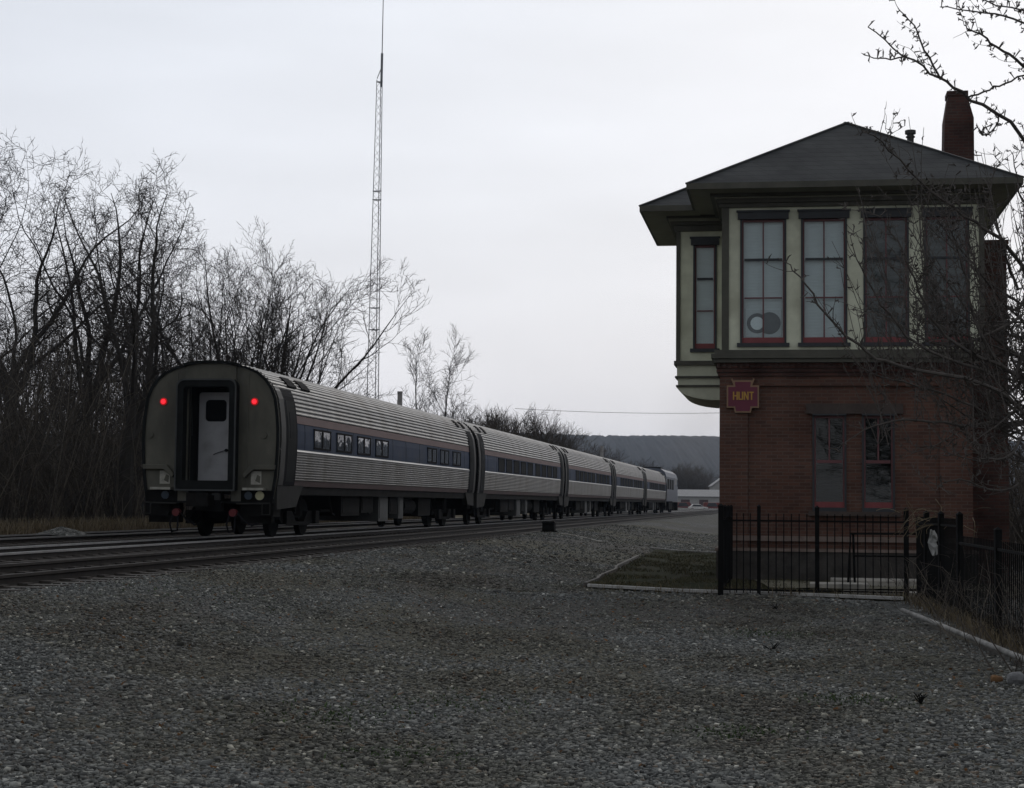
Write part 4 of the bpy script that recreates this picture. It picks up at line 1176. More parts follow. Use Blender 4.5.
# ballast heap beyond the far track
b = MB(); hp = tw(-8.3, -5.2); n = 18
c_ = at(62, 533, 44.5)
vs = []; rr = random.Random(2)
for j in range(9):
    for i in range(26):
        a = 2 * PI * i / 26; r_ = j / 8
        vs.append((c_.x + math.cos(a) * r_ * .68, c_.y + math.sin(a) * r_ * .6, .56 + .20 * (1 - r_) ** .9 * (1 if j < 8 else -.5) + rr.uniform(-.02, .02)))
b.add(vs, [(j * 26 + i, j * 26 + (i + 1) % 26, (j + 1) * 26 + (i + 1) % 26, (j + 1) * 26 + i) for j in range(8) for i in range(26)])
tag(b.build('gravel_heap', MT['ground'], smooth=True), 'small heap of grey ballast beyond the far track', 'gravel heap')

# track-side box with its cable
bxp = at(549, 528, 62)
tb = empty('track_box', (bxp.x, bxp.y, ground_z(bxp.x, bxp.y)), -TH, 'small dark trackside equipment box standing on the gravel near the train', 'equipment box')
b = MB(); b.box(-.22, .22, -.2, .2, .05, .33); b.build('case', MT['under'], tb, bevel=.02)
b = MB(); b.prism([(-.26, .33), (.26, .33), (.2, .40), (-.2, .40)], 'y', -.24, .24); b.build('lid', MT['under'], tb)
b = MB(); b.box(-.3, .3, -.05, .05, -.05, .06); b.build('foot', MT['under'], tb)
b = MB(); pts = []
for i in range(14):
    px = 560 + i * 3.4; q = at(px, 529 + 3.2 * sm(0, 13, i) + .4 * math.sin(i * 1.3), 60 - i * .35); pts.append((q.x, q.y, ground_z(q.x, q.y) + .02))
b.tube(pts, .022, 6); tag(b.build('cable', MT['concrete'], smooth=True), 'pale cable lying on the gravel right of the small trackside box', 'cable')

# ------------------------------------------------------------------ radio mast
mast = empty('radio_mast', (0, 0, 0), 0, 'tall thin lattice radio mast with a whip aerial behind the train', 'radio mast')
MZ = 120.0
bot = at(372.5, 425, MZ); bot = Vector((bot.x, MZ, 0.6)); topv = at(380, 80, MZ)
H_ = topv.z - bot.z
def mc(t): return bot + (topv - bot) * t
def mw(t): return .56 - .33 * t
b = MB()
legs = [(math.cos(R(a)), math.sin(R(a))) for a in (200, 320, 80)]
for lx, ly in legs:
    b = MB(); b.tube([mc(t) + Vector((lx * mw(t), ly * mw(t), 0)) for t in (0, .25, .5, .75, 1)], [.034, .032, .03, .027, .024], 5); b.build('leg', MT['galv'], mast)
b = MB(); nb = 56
for k_ in range(nb):
    t0, t1 = k_ / nb, (k_ + 1) / nb
    for i in range(3):
        l0, l1 = legs[i], legs[(i + 1) % 3]
        if k_ % 2: l0, l1 = l1, l0
        p = mc(t0) + Vector((l0[0] * mw(t0), l0[1] * mw(t0), 0)); q = mc(t1) + Vector((l1[0] * mw(t1), l1[1] * mw(t1), 0))
        b.tube([p, q], .013, 3, cap=False)
b.build('bracing', MT['galv'], mast)
b = MB()
for t in (.2, .42, .47, .72, .74, .995):
    r_ = mw(t) * 1.12
    pts = [mc(t) + Vector((lx * r_, ly * r_, 0)) for lx, ly in legs]; pts.append(pts[0]); b.tube(pts, .032, 4)
b.build('joint_plate', MT['galv'], mast)
b = MB(); b.tube([topv + Vector((.1, 0, -.5)), topv + Vector((.12, 0, 1.9))], .09, 8); b.tube([topv + Vector((-.2, 0, .1)), topv + Vector((.1, 0, .9))], .03, 5); b.build('aerial_base', MT['galv'], mast)
b = MB(); b.tube([topv + Vector((.12, 0, 1.9)), topv + Vector((.17, 0, 10.5))], [.035, .02], 6); b.build('whip_aerial', MT['galv'], mast)

# posts beyond the train
def pole(px, Y, topy, r_, label):
    q = at(px, topy, Y)
    o = empty('utility_pole', (q.x, Y, .5), 0, label, 'utility pole', 'wooden poles standing beyond the train')
    b = MB(); b.tube([(0, 0, 0), (0, 0, q.z - .5)], [r_ * 1.15, r_], 10); b.build('pole', MT['wood'], o, smooth=False)
    b = MB(); b.cyl((0, 0), r_ * 1.08, 'z', q.z - .5, q.z - .42, 10); b.build('cap', MT['wood'], o)
pole(400, 88, 393, .13, 'pale wooden post rising behind the roof of the last coach')
pole(602, 185, 447, .17, 'pale wooden post rising behind the far coaches')
b = MB(); pts = []
for i in range(25):
    t = i / 24; q = at(515 + 300 * t, 411, 210); pts.append((q.x, 210 + 3 * t, q.z + .5 * ((2 * t - 1) ** 2) - .2))
b.tube(pts, .025, 4); tag(b.build('overhead_wire', MT['fence']), 'thin overhead wire crossing the sky beyond the train', 'wire')

# ------------------------------------------------------------------ bare trees
class Tree:
    def __init__(s, seed): s.r = random.Random(seed); s.t = MB(); s.c = MB()
    def branch(s, p, d_, L_, r0, lvl, P):
        rr = s.r; maxl = P['levels']
        n = P['segs'][min(lvl, len(P['segs']) - 1)]
        pts = [p.copy()]; rad = [r0]; step = L_ / n; d_ = d_.normalized()
        wob = P['wob'][min(lvl, len(P['wob']) - 1)]
        upk = P['up'][min(lvl, len(P['up']) - 1)]
        tip = (.10, .07)[lvl] if lvl < 2 else P['tip']
        for i in range(n):
            d_ = (d_ + Vector((rr.gauss(0, wob), rr.gauss(0, wob), rr.gauss(0, wob) + upk))).normalized()
            p = p + d_ * step; pts.append(p.copy()); rad.append(r0 * (1 - (1 - tip) * (i + 1) / n))
        mb = s.t if lvl <= 1 else s.c
        sides = 8 if lvl == 0 else (5 if lvl == 1 else 3)
        mb.tube(pts, rad, sides, cap=(lvl < 2))
        if lvl >= maxl: return
        k = P['kids'][lvl]
        lo = P['lo'][lvl]
        for i in range(k):
            t = lo + (1 - lo) * (i + rr.uniform(.2, .8)) / k
            j = min(n - 1, int(t * n)); f_ = t * n - j
            q = pts[j].lerp(pts[j + 1], min(1, f_)); ax = (pts[j + 1] - pts[j]).normalized()
            ang = R(rr.uniform(*P['ang'][lvl]))
            per = ax.orthogonal().normalized(); per.rotate(Matrix.Rotation(rr.uniform(0, 2 * PI), 3, ax))
            nd = ax * math.cos(ang) + per * math.sin(ang)
            ll = L_ * rr.uniform(*P['len'][lvl]) * (1.15 - .55 * t)
            rb = rad[j] * P['rk'][lvl]
            s.branch(q, nd, ll, max(P['rmin'], rb), lvl + 1, P)
    def make(s, name, loc, label, group, mats, cat='tree'):
        o = empty(name, loc, 0, label, cat, group)
        s.t.build('trunk', mats[0], o); s.c.build('crown', mats[1], o)
        return o

LOCUST = dict(levels=4, trunk=.36, segs=[7, 15, 9, 6, 4], wob=[.05, .13, .20, .23, .25], up=[.02, .035, .045, .03, .02], tip=.22,
              kids=[5, 12, 7, 4], lo=[.5, .2, .15, .12], ang=[(12, 38), (32, 72), (30, 66), (28, 62)], len=[(1.75, 2.6), (.22, .38), (.38, .62), (.38, .62)], rk=[.60, .46, .50, .55], rmin=.009)
MAPLE = dict(levels=4, trunk=.26, segs=[5, 12, 8, 5, 3], wob=[.05, .07, .11, .13, .15], up=[.02, .02, .04, .04, .03], tip=.2,
             kids=[6, 11, 7, 4], lo=[.35, .15, .12, .10], ang=[(10, 34), (24, 48), (24, 48), (22, 50)], len=[(2.2, 3.0), (.24, .42), (.36, .58), (.38, .62)], rk=[.55, .45, .5, .55], rmin=.008)
BUSH = dict(levels=3, segs=[5, 5, 4, 3], wob=[.08, .1, .13, .15], up=[.03, .06, .05, .04], tip=.3,
            kids=[10, 9, 6], lo=[.05, .1, .1], ang=[(15, 50), (18, 45), (20, 50)], len=[(.65, .95), (.4, .6), (.4, .65)], rk=[.5, .5, .6], rmin=.015)
THIN = dict(levels=3, segs=[9, 7, 5, 4], wob=[.03, .08, .12, .14], up=[.03, .05, .04, .03], tip=.2,
            kids=[18, 9, 6], lo=[.2, .2, .15], ang=[(28, 50), (25, 50), (25, 55)], len=[(.26, .42), (.38, .6), (.4, .65)], rk=[.38, .45, .55], rmin=.013)

def btree(px, Y, topy, P, label, seed, lean=(0, 0), group='bare trees beyond the tracks', mats=None, r=.26, name='bare_tree', z=None, twin=0, spread=1.0):
    q = at(px, topy, Y)
    base = Vector((q.x, Y, ground_z(q.x, Y) - .1 if z is None else z)); Ht = q.z - base.z
    T = Tree(seed)
    T.branch(Vector((0, 0, 0)), Vector((lean[0], lean[1], 1)), Ht * P.get('trunk', .78), r, 0, P)
    for k_ in range(twin):
        a = T.r.uniform(0, 6.28)
        T.branch(Vector((.2 * math.cos(a), .2 * math.sin(a), 0)), Vector((.35 * math.cos(a) * spread, .35 * math.sin(a), 1)), Ht * P.get('trunk', .72) * 1.05, r * .75, 0, P)
    # scale to the wanted height
    zs = max(v_[2] for v_ in T.c.v); k_ = Ht / zs
    T.c.v = [(x * k_, y * k_, z_ * k_) for x, y, z_ in T.c.v]; T.t.v = [(x * k_, y * k_, z_ * k_) for x, y, z_ in T.t.v]
    return T.make(name, base, label, group, mats or (MT['bark'], MT['twig']))

btree(22, 60, 126, LOCUST, 'tall crooked bare tree at the left edge of the photo', 11, (.05, 0), r=.42)
btree(80, 63, 144, LOCUST, 'tall bare tree, second from the left edge, with a thick dark trunk', 14, (.12, 0), r=.46)
btree(128, 59, 146, LOCUST, 'tall crooked bare tree just left of the last coach', 23, (.02, 0), r=.40)
btree(-8, 64, 124, LOCUST, 'bare tree cut off by the left edge', 33, (.03, 0), r=.28)
btree(190, 68, 186, LOCUST, 'bare tree whose crown rises above the end of the last coach', 5, (-.08, 0), r=.28)
btree(258, 66, 212, MAPLE, 'many stemmed bare tree with a broad fan of fine branches above the last coach', 42, (.0, 0), r=.32, twin=2, spread=.35, mats=(MT['bark'], MT['twig']))
btree(303, 74, 256, MAPLE, 'smaller spreading bare tree between the broad fan tree and the radio mast', 163, (-.05, 0), r=.22, mats=(MT['bark'], MT['twig']))
btree(160, 66, 158, LOCUST, 'tall crooked bare tree behind the left shoulder of the last coach', 27, (-.02, 0), r=.27)
btree(218, 72, 216, MAPLE, 'fine twigged bare tree in the gap between the crooked trees and the broad fan tree', 71, (.0, 0), r=.2, twin=2)
btree(340, 90, 326, MAPLE, 'low spreading bare tree at the foot of the radio mast', 81, (-.06, 0), r=.13)
wood_src = None
for i, (px, Y, ty) in enumerate([(-12 + 15.5 * k_ + random.uniform(-5, 5), random.uniform(74, 112), 292 + random.uniform(-36, 34)) for k_ in range(14)]):
    if i < 4:
        o = btree(px, Y, ty, (LOCUST, MAPLE)[i % 2], 'x', 100 + i, (random.uniform(-.1, .1), 0), r=.2, group='bare trees deeper in the wood')
        q = at(px, ty, Y); protoW = (wood_src or []) ; wood_src = protoW + [(o, q.z - ground_z(q.x, Y))]
    else:
        src, hh = wood_src[i % 4]; q = at(px, ty, Y); o = copy_tree(src); gz = ground_z(q.x, Y); k2 = (q.z - gz) / hh
        o.location = (q.x, Y, gz - .1); o.scale = (k2, k2, k2); o.rotation_euler = (0, 0, i * 1.7)
    o['label'] = 'slender bare tree in the dark wood behind the tall front row at the left'; o['group'] = 'bare trees deeper in the wood'
GREYB = (MT['barkgrey'], MT['barkgrey'])
btree(423, 128, 326, THIN, 'left one of two slim bare trees standing alone against the sky', 61, (.0, 0), r=.12, group='two slim bare trees against the sky')
btree(443, 126, 322, THIN, 'right one of two slim bare trees standing alone against the sky', 69, (.0, 0), r=.13, group='two slim bare trees against the sky')
protos = []
GB = 'low bare trees behind the middle of the train'
spec = [(472, 124, 408), (488, 130, 404), (462, 135, 404), (480, 140, 398), (496, 142, 400), (512, 150, 399), (528, 155, 403), (543, 170, 406), (554, 175, 414), (470, 120, 412), (398, 108, 406), (436, 124, 412)]
for i, (px, Y, ty) in enumerate(spec):
    q = at(px, ty, Y)
    if i < 3:
        o = btree(px, Y, ty, BUSH, 'x', 200 + i, r=.12, twin=4, group=GB, mats=(MT['barkbrown'], MT['barkbrown']))
        protos.append((o, q.z - .5))
    else:
        src, hh = protos[i % 3]; o = copy_tree(src); o.location = (q.x, Y, .5); k_ = (q.z - .5) / hh; o.scale = (k_ * 1.1, k_, k_); o.rotation_euler = (0, 0, i * 1.3)
    o['label'] = 'low bushy bare tree in the brown thicket beyond the middle coaches'
# distant trees at the foot of the hill
GD = 'distant brown trees at the foot of the hill'
for i in range(34):
    px = 560 + i * 5.2 + random.uniform(-3, 3); Y = random.uniform(470, 640)
    ty = 466 + 10 * math.sin(i * .7) + random.uniform(-4, 6) + (12 if px > 700 else 0) + (-14 if px < 600 else 0)
    q = at(px, ty, Y); src, hh = protos[i % 3]
    o = copy_tree(src); k_ = (q.z) / hh; o.location = (q.x, Y, 0); o.scale = (k_ * 1.3, k_ * 1.3, k_); o.rotation_euler = (0, 0, i * .9)
    o['label'] = 'distant brown leafless tree at the foot of the hill'; o['group'] = GD
# small bare tree glimpsed under the bay
btree(770, 80, 398, MAPLE, 'bare tree whose branches show under the bay, left of the brick wall', 77, (-.15, 0), r=.12)

# undergrowth: thousands of thin stems, nobody could count them
def stems(name, region, n, hmin, hmax, mat, kind='stuff', rad=.02, lean=.25, kids=3, seed=1):
    rg = random.Random(seed); b = MB()
    for _ in range(n):
        x, y = region(rg)
        h_ = rg.uniform(hmin, hmax); z = ground_z(x, y)
        dx, dy = rg.gauss(0, lean), rg.gauss(0, lean)
        p = Vector((x, y, z - .05)); pts = [p]; 
        for i in range(3):
            dx += rg.gauss(0, lean * .4); pts.append(pts[-1] + Vector((dx, dy, 1)).normalized() * h_ / 3)
        r_ = rad * rg.uniform(.6, 1.6)
        b.tube(pts, [r_, r_ * .8, r_ * .6, r_ * .3], 3, cap=False)
        for k_ in range(kids):
            t = rg.uniform(.2, .95); j = min(2, int(t * 3)); q = pts[j].lerp(pts[j + 1], t * 3 - j)
            e_ = q + Vector((rg.gauss(0, .5), rg.gauss(0, .3), rg.uniform(.2, .9))).normalized() * h_ * rg.uniform(.15, .4)
            m_ = q.lerp(e_, .5) + Vector((rg.gauss(0, .05), 0, rg.uniform(0, .1)))
            b.tube([q, m_, e_], [r_ * .5, r_ * .4, r_ * .2], 3, cap=False)
    return tag(b.build(name, mat), kind='stuff')
def regA(rg):
    s_ = -8.6 - abs(rg.gauss(0, 1)) * 9; a = rg.uniform(-2, 75)
    return tw(s_, a)
stems('undergrowth', regA, 6500, 1.2, 6.6, MT['brush'], rad=.017, kids=6, seed=3)
def regB(rg): return tw(-9 - rg.uniform(0, 22), rg.uniform(75, 160))
stems('thicket', regB, 1300, 2, 5.0, MT['brush'], rad=.025, kids=5, seed=4)
def regC(rg): return tw(rg.uniform(18.2, 26), rg.uniform(-8, 20))
stems('hedge', regC, 1500, .8, 3.9, MT['brush'], rad=.018, kids=6, seed=5)

# blades of grass and weeds
def blades(name, region, n, h0, h1, wd, mat, seed, lean=.5):
    rg = random.Random(seed); vs = []; fs = []
    for _ in range(n):
        x, y = region(rg); z = ground_z(x, y); h_ = rg.uniform(h0, h1); a = rg.uniform(0, 6.28); w_ = wd * rg.uniform(.6, 1.4)
        cx2, sy = math.cos(a) * w_, math.sin(a) * w_; lx, ly = rg.gauss(0, lean) * h_, rg.gauss(0, lean) * h_
        k_ = len(vs)
        vs += [(x - cx2, y - sy, z - .01), (x + cx2, y + sy, z - .01), (x + lx * .4 + cx2 * .7, y + ly * .4 + sy * .7, z + h_ * .6), (x + lx * .4 - cx2 * .7, y + ly * .4 - sy * .7, z + h_ * .6), (x + lx, y + ly, z + h_)]
        fs += [(k_, k_ + 1, k_ + 2, k_ + 3), (k_ + 3, k_ + 2, k_ + 4)]
    b = MB(); b.add(vs, fs); return tag(b.build(name, mat), kind='stuff')
def regL(rg):
    u_, v_ = rg.random(), rg.random() ** 1.3
    while mnoise.noise(Vector((u_ * 9, v_ * 14, 3.3))) < -.05 + rg.gauss(0, .12): u_, v_ = rg.random(), rg.random() ** 1.3
    ax, ay = lerp((1.35, 30.1), (6.3, 27.6), u_); bx_, by_ = lerp((4.4, 52.8), (10.3, 51.5), u_)
    return (ax + (bx_ - ax) * v_, ay + (by_ - ay) * v_)
blades('lawn_grass', regL, 38000, .03, .12, .008, MT['grass'], 1)
def regV(rg): return tw(-6.9 - abs(rg.gauss(0, .9)), rg.uniform(-16, 60))
blades('verge_grass', regV, 24000, .12, .5, .011, MT['straw'], 2, lean=.35)
def regE(rg):
    t = rg.random()
    if t < .12: p = lerp((3.4, 29.05), (6.5, 27.55), rg.random())
    elif t < .96: p = lerp((6.3, 27.2), (4.9, 15), rg.random() ** 1.0)
    else: p = lerp((1.4, 30), (3.4, 29), rg.random())
    return (p[0] + rg.gauss(0, .13) + (.12 if .12 <= t < .96 else .05), p[1] + rg.gauss(0, .12))
blades('fence_weeds', regE, 3600, .05, .22, .005, MT['straw'], 3, lean=.45)
def regF(rg):
    t = rg.random(); p = lerp((6.9, 27.6), (5.0, 13.5), t); return (p[0] + rg.uniform(-.9, 2.8), p[1] + rg.uniform(-1, 1))
stems('fence_brambles', regF, 420, .3, 1.2, MT['brush'], rad=.005, lean=.5, kids=4, seed=8)
# vine tangle over the fence corner
rg = random.Random(12); b = MB()
for i in range(46):
    q = Vector((6.42 - .38 * rg.random() * .9, 27.3 - 3.6 * rg.random() ** 1.3, rg.uniform(1.2, 1.45)))
    pts = [q]; d_ = Vector((rg.gauss(0, 1), rg.gauss(0, .6), rg.uniform(-.2, 1.0))).normalized()
    for k_ in range(5):
        d_ = (d_ + Vector((rg.gauss(0, .3), rg.gauss(0, .3), -.22))).normalized(); pts.append(pts[-1] + d_ * .09)
    b.tube(pts, .005, 3, cap=False)
tag(b.build('vine_tangle', MT['straw']), kind='stuff')
# moss tufts and leaves on the gravel
def regM(rg):
    c = rg.choice(((-.4, 13.0, .35), (-1.2, 12.0, .3), (1.5, 11.5, .2), (-3.6, 21, .9), (-.5, 26, 1.6), (.8, 30.5, 1.2), (-.6, 10.3, .25), (2.6, 13.5, .25), (3.0, 20, .3)))
    return (c[0] + rg.gauss(0, c[2]), c[1] + rg.gauss(0, c[2]))
blades('yard_weeds', regM, 2600, .008, .035, .007, MT['moss'], 4, lean=.9)
def regN(rg):
    return (rg.uniform(-5, 5.2), rg.uniform(9, 27))
blades('fallen_leaves', regN, 900, .01, .03, .016, MT['leaf'], 5, lean=1.4)
# two dark weed stalks on the gravel before the fence
for (px, py, Y, lab) in ((776, 613, 25.0, 'small dark dead weed on the gravel nearest the front fence'), (772, 653, 17.9, 'small dark dead weed standing midway across the gravel'), (921, 703, 13.4, 'small dark dead weed on the gravel at the lower right')):
    rg = random.Random(px); c = at(px, py, Y); b = MB()
    for k_ in range(9):
        e_ = Vector((c.x + rg.gauss(0, .04), c.y + rg.gauss(0, .04), rg.uniform(.04, .10))); b.tube([(c.x, c.y, -.01), ((c.x + e_.x) / 2 + rg.gauss(0, .01), c.y, e_.z * .6), e_], [.006, .006, .004], 3)
    tag(b.build('weed', MT['under']), lab, 'weed', 'dark weeds on the gravel')

# ------------------------------------------------------------------ crab apple tree in front of the tower
ap = MB(); at_ = MB()
rg = random.Random(21)
def limb(pts, r0, r1, mb, n=7):
    P = [Vector(p) for p in pts]; out = []
    for i in range(len(P) - 1):                       # Catmull-Rom
        p0, p1, p2, p3 = P[max(0, i - 1)], P[i], P[i + 1], P[min(len(P) - 1, i + 2)]
        for k_ in range(4):
            t = k_ / 4; q = .5 * ((2 * p1) + (-p0 + p2) * t + (2 * p0 - 5 * p1 + 4 * p2 - p3) * t * t + (-p0 + 3 * p1 - 3 * p2 + p3) * t ** 3)
            out.append(q + Vector((rg.gauss(0, .012), rg.gauss(0, .012), rg.gauss(0, .012))))
    out.append(P[-1]); m_ = len(out)
    rad = [r0 + (r1 - r0) * i / (m_ - 1) for i in range(m_)]
    mb.tube(out, rad, n)
    return out, rad
def spur(q, ax):
    l_ = rg.uniform(.03, .09); per = ax.orthogonal().normalized(); per.rotate(Matrix.Rotation(rg.uniform(0, 6.28), 3, ax))
    e_ = q + (per + Vector((0, 0, .25))) * l_
    ap.tube([q, e_], [.006, .011], 3)
    for k_ in range(3):
        d_ = Vector((rg.gauss(0, 1), rg.gauss(0, 1), rg.gauss(0, 1) + .4)).normalized() * rg.uniform(.02, .045)
        ap.tube([e_, e_ + d_], [.007, .003], 3, cap=False)
def twigs(pts, rad, dens, L_, lvl, sp=7):
    for i in range(len(pts) - 1):
        a, c = pts[i], pts[i + 1]; l_ = (c - a).length; ax = (c - a).normalized()
        for k_ in range(int(l_ * sp + rg.random())): spur(a.lerp(c, rg.random()), ax)
        if lvl <= 0: continue
        for k_ in range(int(l_ * dens + rg.random())):
            q = a.lerp(c, rg.random()); per = ax.orthogonal().normalized(); per.rotate(Matrix.Rotation(rg.uniform(0, 6.28), 3, ax))
            d_ = (ax * .7 + per * rg.uniform(.5, 1.1) + Vector((0, 0, .25))).normalized(); ln = L_ * rg.uniform(.4, 1.1); n_ = 5
            pp = [q]
            for j in range(n_):
                d_ = (d_ + Vector((rg.gauss(0, .17), rg.gauss(0, .17), rg.gauss(0, .17) + .05))).normalized(); pp.append(pp[-1] + d_ * ln / n_)
            r_ = max(.006, min(.011, rad[i] * .5)) if lvl > 1 else .005
            ap.tube(pp, [r_ * (1 - .55 * j / n_) for j in range(n_ + 1)], 3, cap=False)
            twigs(pp, [r_] * (n_ + 1), dens * 1.1, L_ * .5, lvl - 1, sp * .6)
TB = Vector((7.35, 22.4, 0))
crotch = TB + Vector((-.15, .1, 1.5))
limb([TB + Vector((0, 0, -.1)), TB + Vector((.05, 0, .7)), crotch], .13, .10, at_, 10)
A = lambda px, py, Y: at(px, py, Y)
guides = [
    # (points, r0, r1, twig density, twig length, levels, spurs)
    ([crotch, A(1062, 300, 22.6), A(1024, 142, 22), A(972, 99, 21.6), A(938, 78, 21.4), A(905, 55, 21.2), A(868, 27, 21)], 0.034, 0.0067, 2.0, 0.40, 1, 18),
    ([A(940, 79, 21.4), A(925, 50, 21.3), A(913, 25, 21.2), A(898, 8, 21.1)], 0.015, 0.0060, 1.7, 0.29, 1, 20),
    ([A(908, 57, 21.2), A(885, 60, 21), A(864, 55, 20.9)], 0.011, 0.0060, 1.7, 0.23, 1, 20),
    ([A(968, 97, 21.6), A(990, 90, 21.5), A(1010, 80, 21.4), A(1040, 70, 21.4)], 0.013, 0.0112, 2.2, 0.34, 1, 18),
    ([A(1070, 100, 22.4), A(1024, 65, 22), A(998, 47, 21.8), A(975, 32, 21.6), A(964, 25, 21.5)], 0.024, 0.0067, 4.7, 0.46, 1, 20),
    ([A(1070, 40, 22.6), A(1024, 21, 22.2), A(985, 12, 22), A(940, 7, 21.8)], 0.019, 0.0060, 5.2, 0.46, 1, 18),
    ([A(1060, 15, 22.6), A(1010, 8, 22.2), A(960, -5, 22)], 0.014, 0.0060, 5.2, 0.46, 1, 18),
    ([A(1000, 118, 21.9), A(985, 135, 21.6), A(975, 128, 21.3)], 0.011, 0.0060, 4.9, 0.34, 1, 18),
    ([crotch, A(1050, 330, 22), A(1010, 250, 21.5), A(975, 222, 21.2), A(930, 190, 21), A(890, 150, 20.8), A(862, 128, 20.6)], 0.034, 0.0060, 5.4, 0.52, 2, 12),
    ([crotch, A(1040, 400, 21.8), A(1000, 366, 21.2), A(975, 322, 21), A(965, 270, 20.9), A(945, 215, 20.7)], 0.039, 0.0056, 5.2, 0.57, 2, 5),
    ([A(1000, 366, 21.2), A(955, 345, 20.8), A(925, 305, 20.6), A(905, 255, 20.4), A(880, 215, 20.3)], 0.026, 0.0042, 5.2, 0.52, 2, 5),
    ([A(990, 372, 21.2), A(930, 352, 20.5), A(890, 315, 20.2), A(862, 270, 20), A(850, 235, 20)], 0.022, 0.0035, 4.9, 0.48, 2, 5),
    ([crotch, A(1040, 430, 21.6), A(985, 385, 20.8), A(900, 366, 20.2), A(857, 345, 20), A(820, 305, 19.8), A(795, 270, 19.8), A(778, 258, 19.8)], 0.034, 0.0035, 3.4, 0.46, 2, 5),
    ([A(1020, 290, 21.8), A(1000, 240, 21.6), A(990, 195, 21.5), A(1000, 165, 21.5)], 0.019, 0.0042, 5.2, 0.46, 2, 5),
    ([crotch, A(1060, 440, 22), A(1020, 425, 21.5), A(960, 425, 21), A(905, 420, 20.6), A(865, 430, 20.5), A(835, 450, 20.4)], 0.032, 0.0035, 3.4, 0.46, 2, 5),
    ([A(1010, 425, 21.4), A(960, 400, 21.2), A(915, 385, 21), A(870, 372, 20.8), A(845, 350, 20.7)], 0.019, 0.0035, 5.7, 0.57, 2, 5),
    ([crotch, A(1050, 470, 21.6), A(1010, 455, 21.3), A(975, 460, 21), A(930, 445, 20.8)], 0.029, 0.0035, 7.8, 0.52, 2, 6),
    ([A(1040, 470, 21.6), A(1000, 490, 21.3), A(960, 480, 21), A(930, 490, 20.8)], 0.019, 0.0035, 6.8, 0.46, 2, 6),
    ([crotch, A(1060, 350, 23), A(1030, 300, 23.4), A(1012, 330, 23.8), A(995, 380, 24)], 0.029, 0.0042, 7.3, 0.57, 2, 5),
    ([crotch, A(1070, 330, 22.4), A(1040, 240, 22.4), A(1020, 190, 22.3), A(1010, 150, 22.2)], 0.029, 0.0042, 6.8, 0.57, 2, 6),
    ([A(1050, 300, 22.4), A(1020, 340, 22.8), A(1000, 300, 22.8), A(1010, 260, 22.8)], 0.019, 0.0042, 6.2, 0.57, 2, 5),
    ([A(1060, 420, 22.2), A(1020, 390, 22.4), A(990, 350, 22.6), A(1000, 310, 22.8)], 0.019, 0.0042, 6.8, 0.57, 2, 5),
]
for k_ in range(34):
    a_ = (rg.uniform(1015, 1065), rg.uniform(300, 460), rg.uniform(21.2, 22.8))
    e_ = (rg.uniform(862, 1030), rg.uniform(175, 470), rg.uniform(20.2, 22.6))
    m_ = ((a_[0] * .55 + e_[0] * .45), (a_[1] * .6 + e_[1] * .4) + rg.uniform(-5, 40), (a_[2] + e_[2]) / 2)
    guides.append(([A(*a_), A(*m_), A(*e_)], .02, .004, 6.5, .45, 2, 5))
sprouts = []
for k_ in range(150):
    q = A(rg.uniform(872, 1040), rg.uniform(250, 460), rg.uniform(20.4, 22.6)); d_ = Vector((rg.gauss(-.22, .28), rg.gauss(0, .2), 1)).normalized(); pp = [q]; ln = rg.uniform(.5, 1.9) * (.5 if q.z > 4.6 and q.x < 5.2 else 1)
    for j in range(6):
        d_ = (d_ + Vector((rg.gauss(0, .05), rg.gauss(0, .05), .02))).normalized(); pp.append(pp[-1] + d_ * ln / 6)
    ap.tube(pp, [.007 * (1 - .5 * j / 6) for j in range(7)], 3, cap=False)
    twigs(pp, [.006] * 7, 1.6, .28, 1, 1.5)
for G in guides:
    pts, rad = limb(G[0], G[1], G[2], at_)
    if (pts[0] - crotch).length < .01:      # no twigs on the thick lower third
        n_ = len(pts) // 4; twigs(pts[n_:], rad[n_:], G[3], G[4], G[5], G[6])
    else: twigs(pts, rad, G[3], G[4], G[5], G[6])
# the rest of the crown, to the right of the frame
T = Tree(91)
RP = dict(LOCUST); RP.update(levels=3, kids=[6, 7, 6], rmin=.007, ang=[(30, 60)] * 4)
T.branch(crotch, Vector((.7, .3, 1)), 3.6, .09, 1, RP); T.branch(crotch, Vector((.3, .8, 1.1)), 3.4, .08, 1, RP)
for src in (T.t, T.c): ap.add(src.v, src.f)
crab = empty('crab_apple_tree', (0, 0, 0), 0, 'leafless crab apple tree with spiky spurs spreading across the tower from the right edge', 'tree')
at_.build('trunk', MT['apple'], crab); ap.build('crown', MT['apple'], crab)

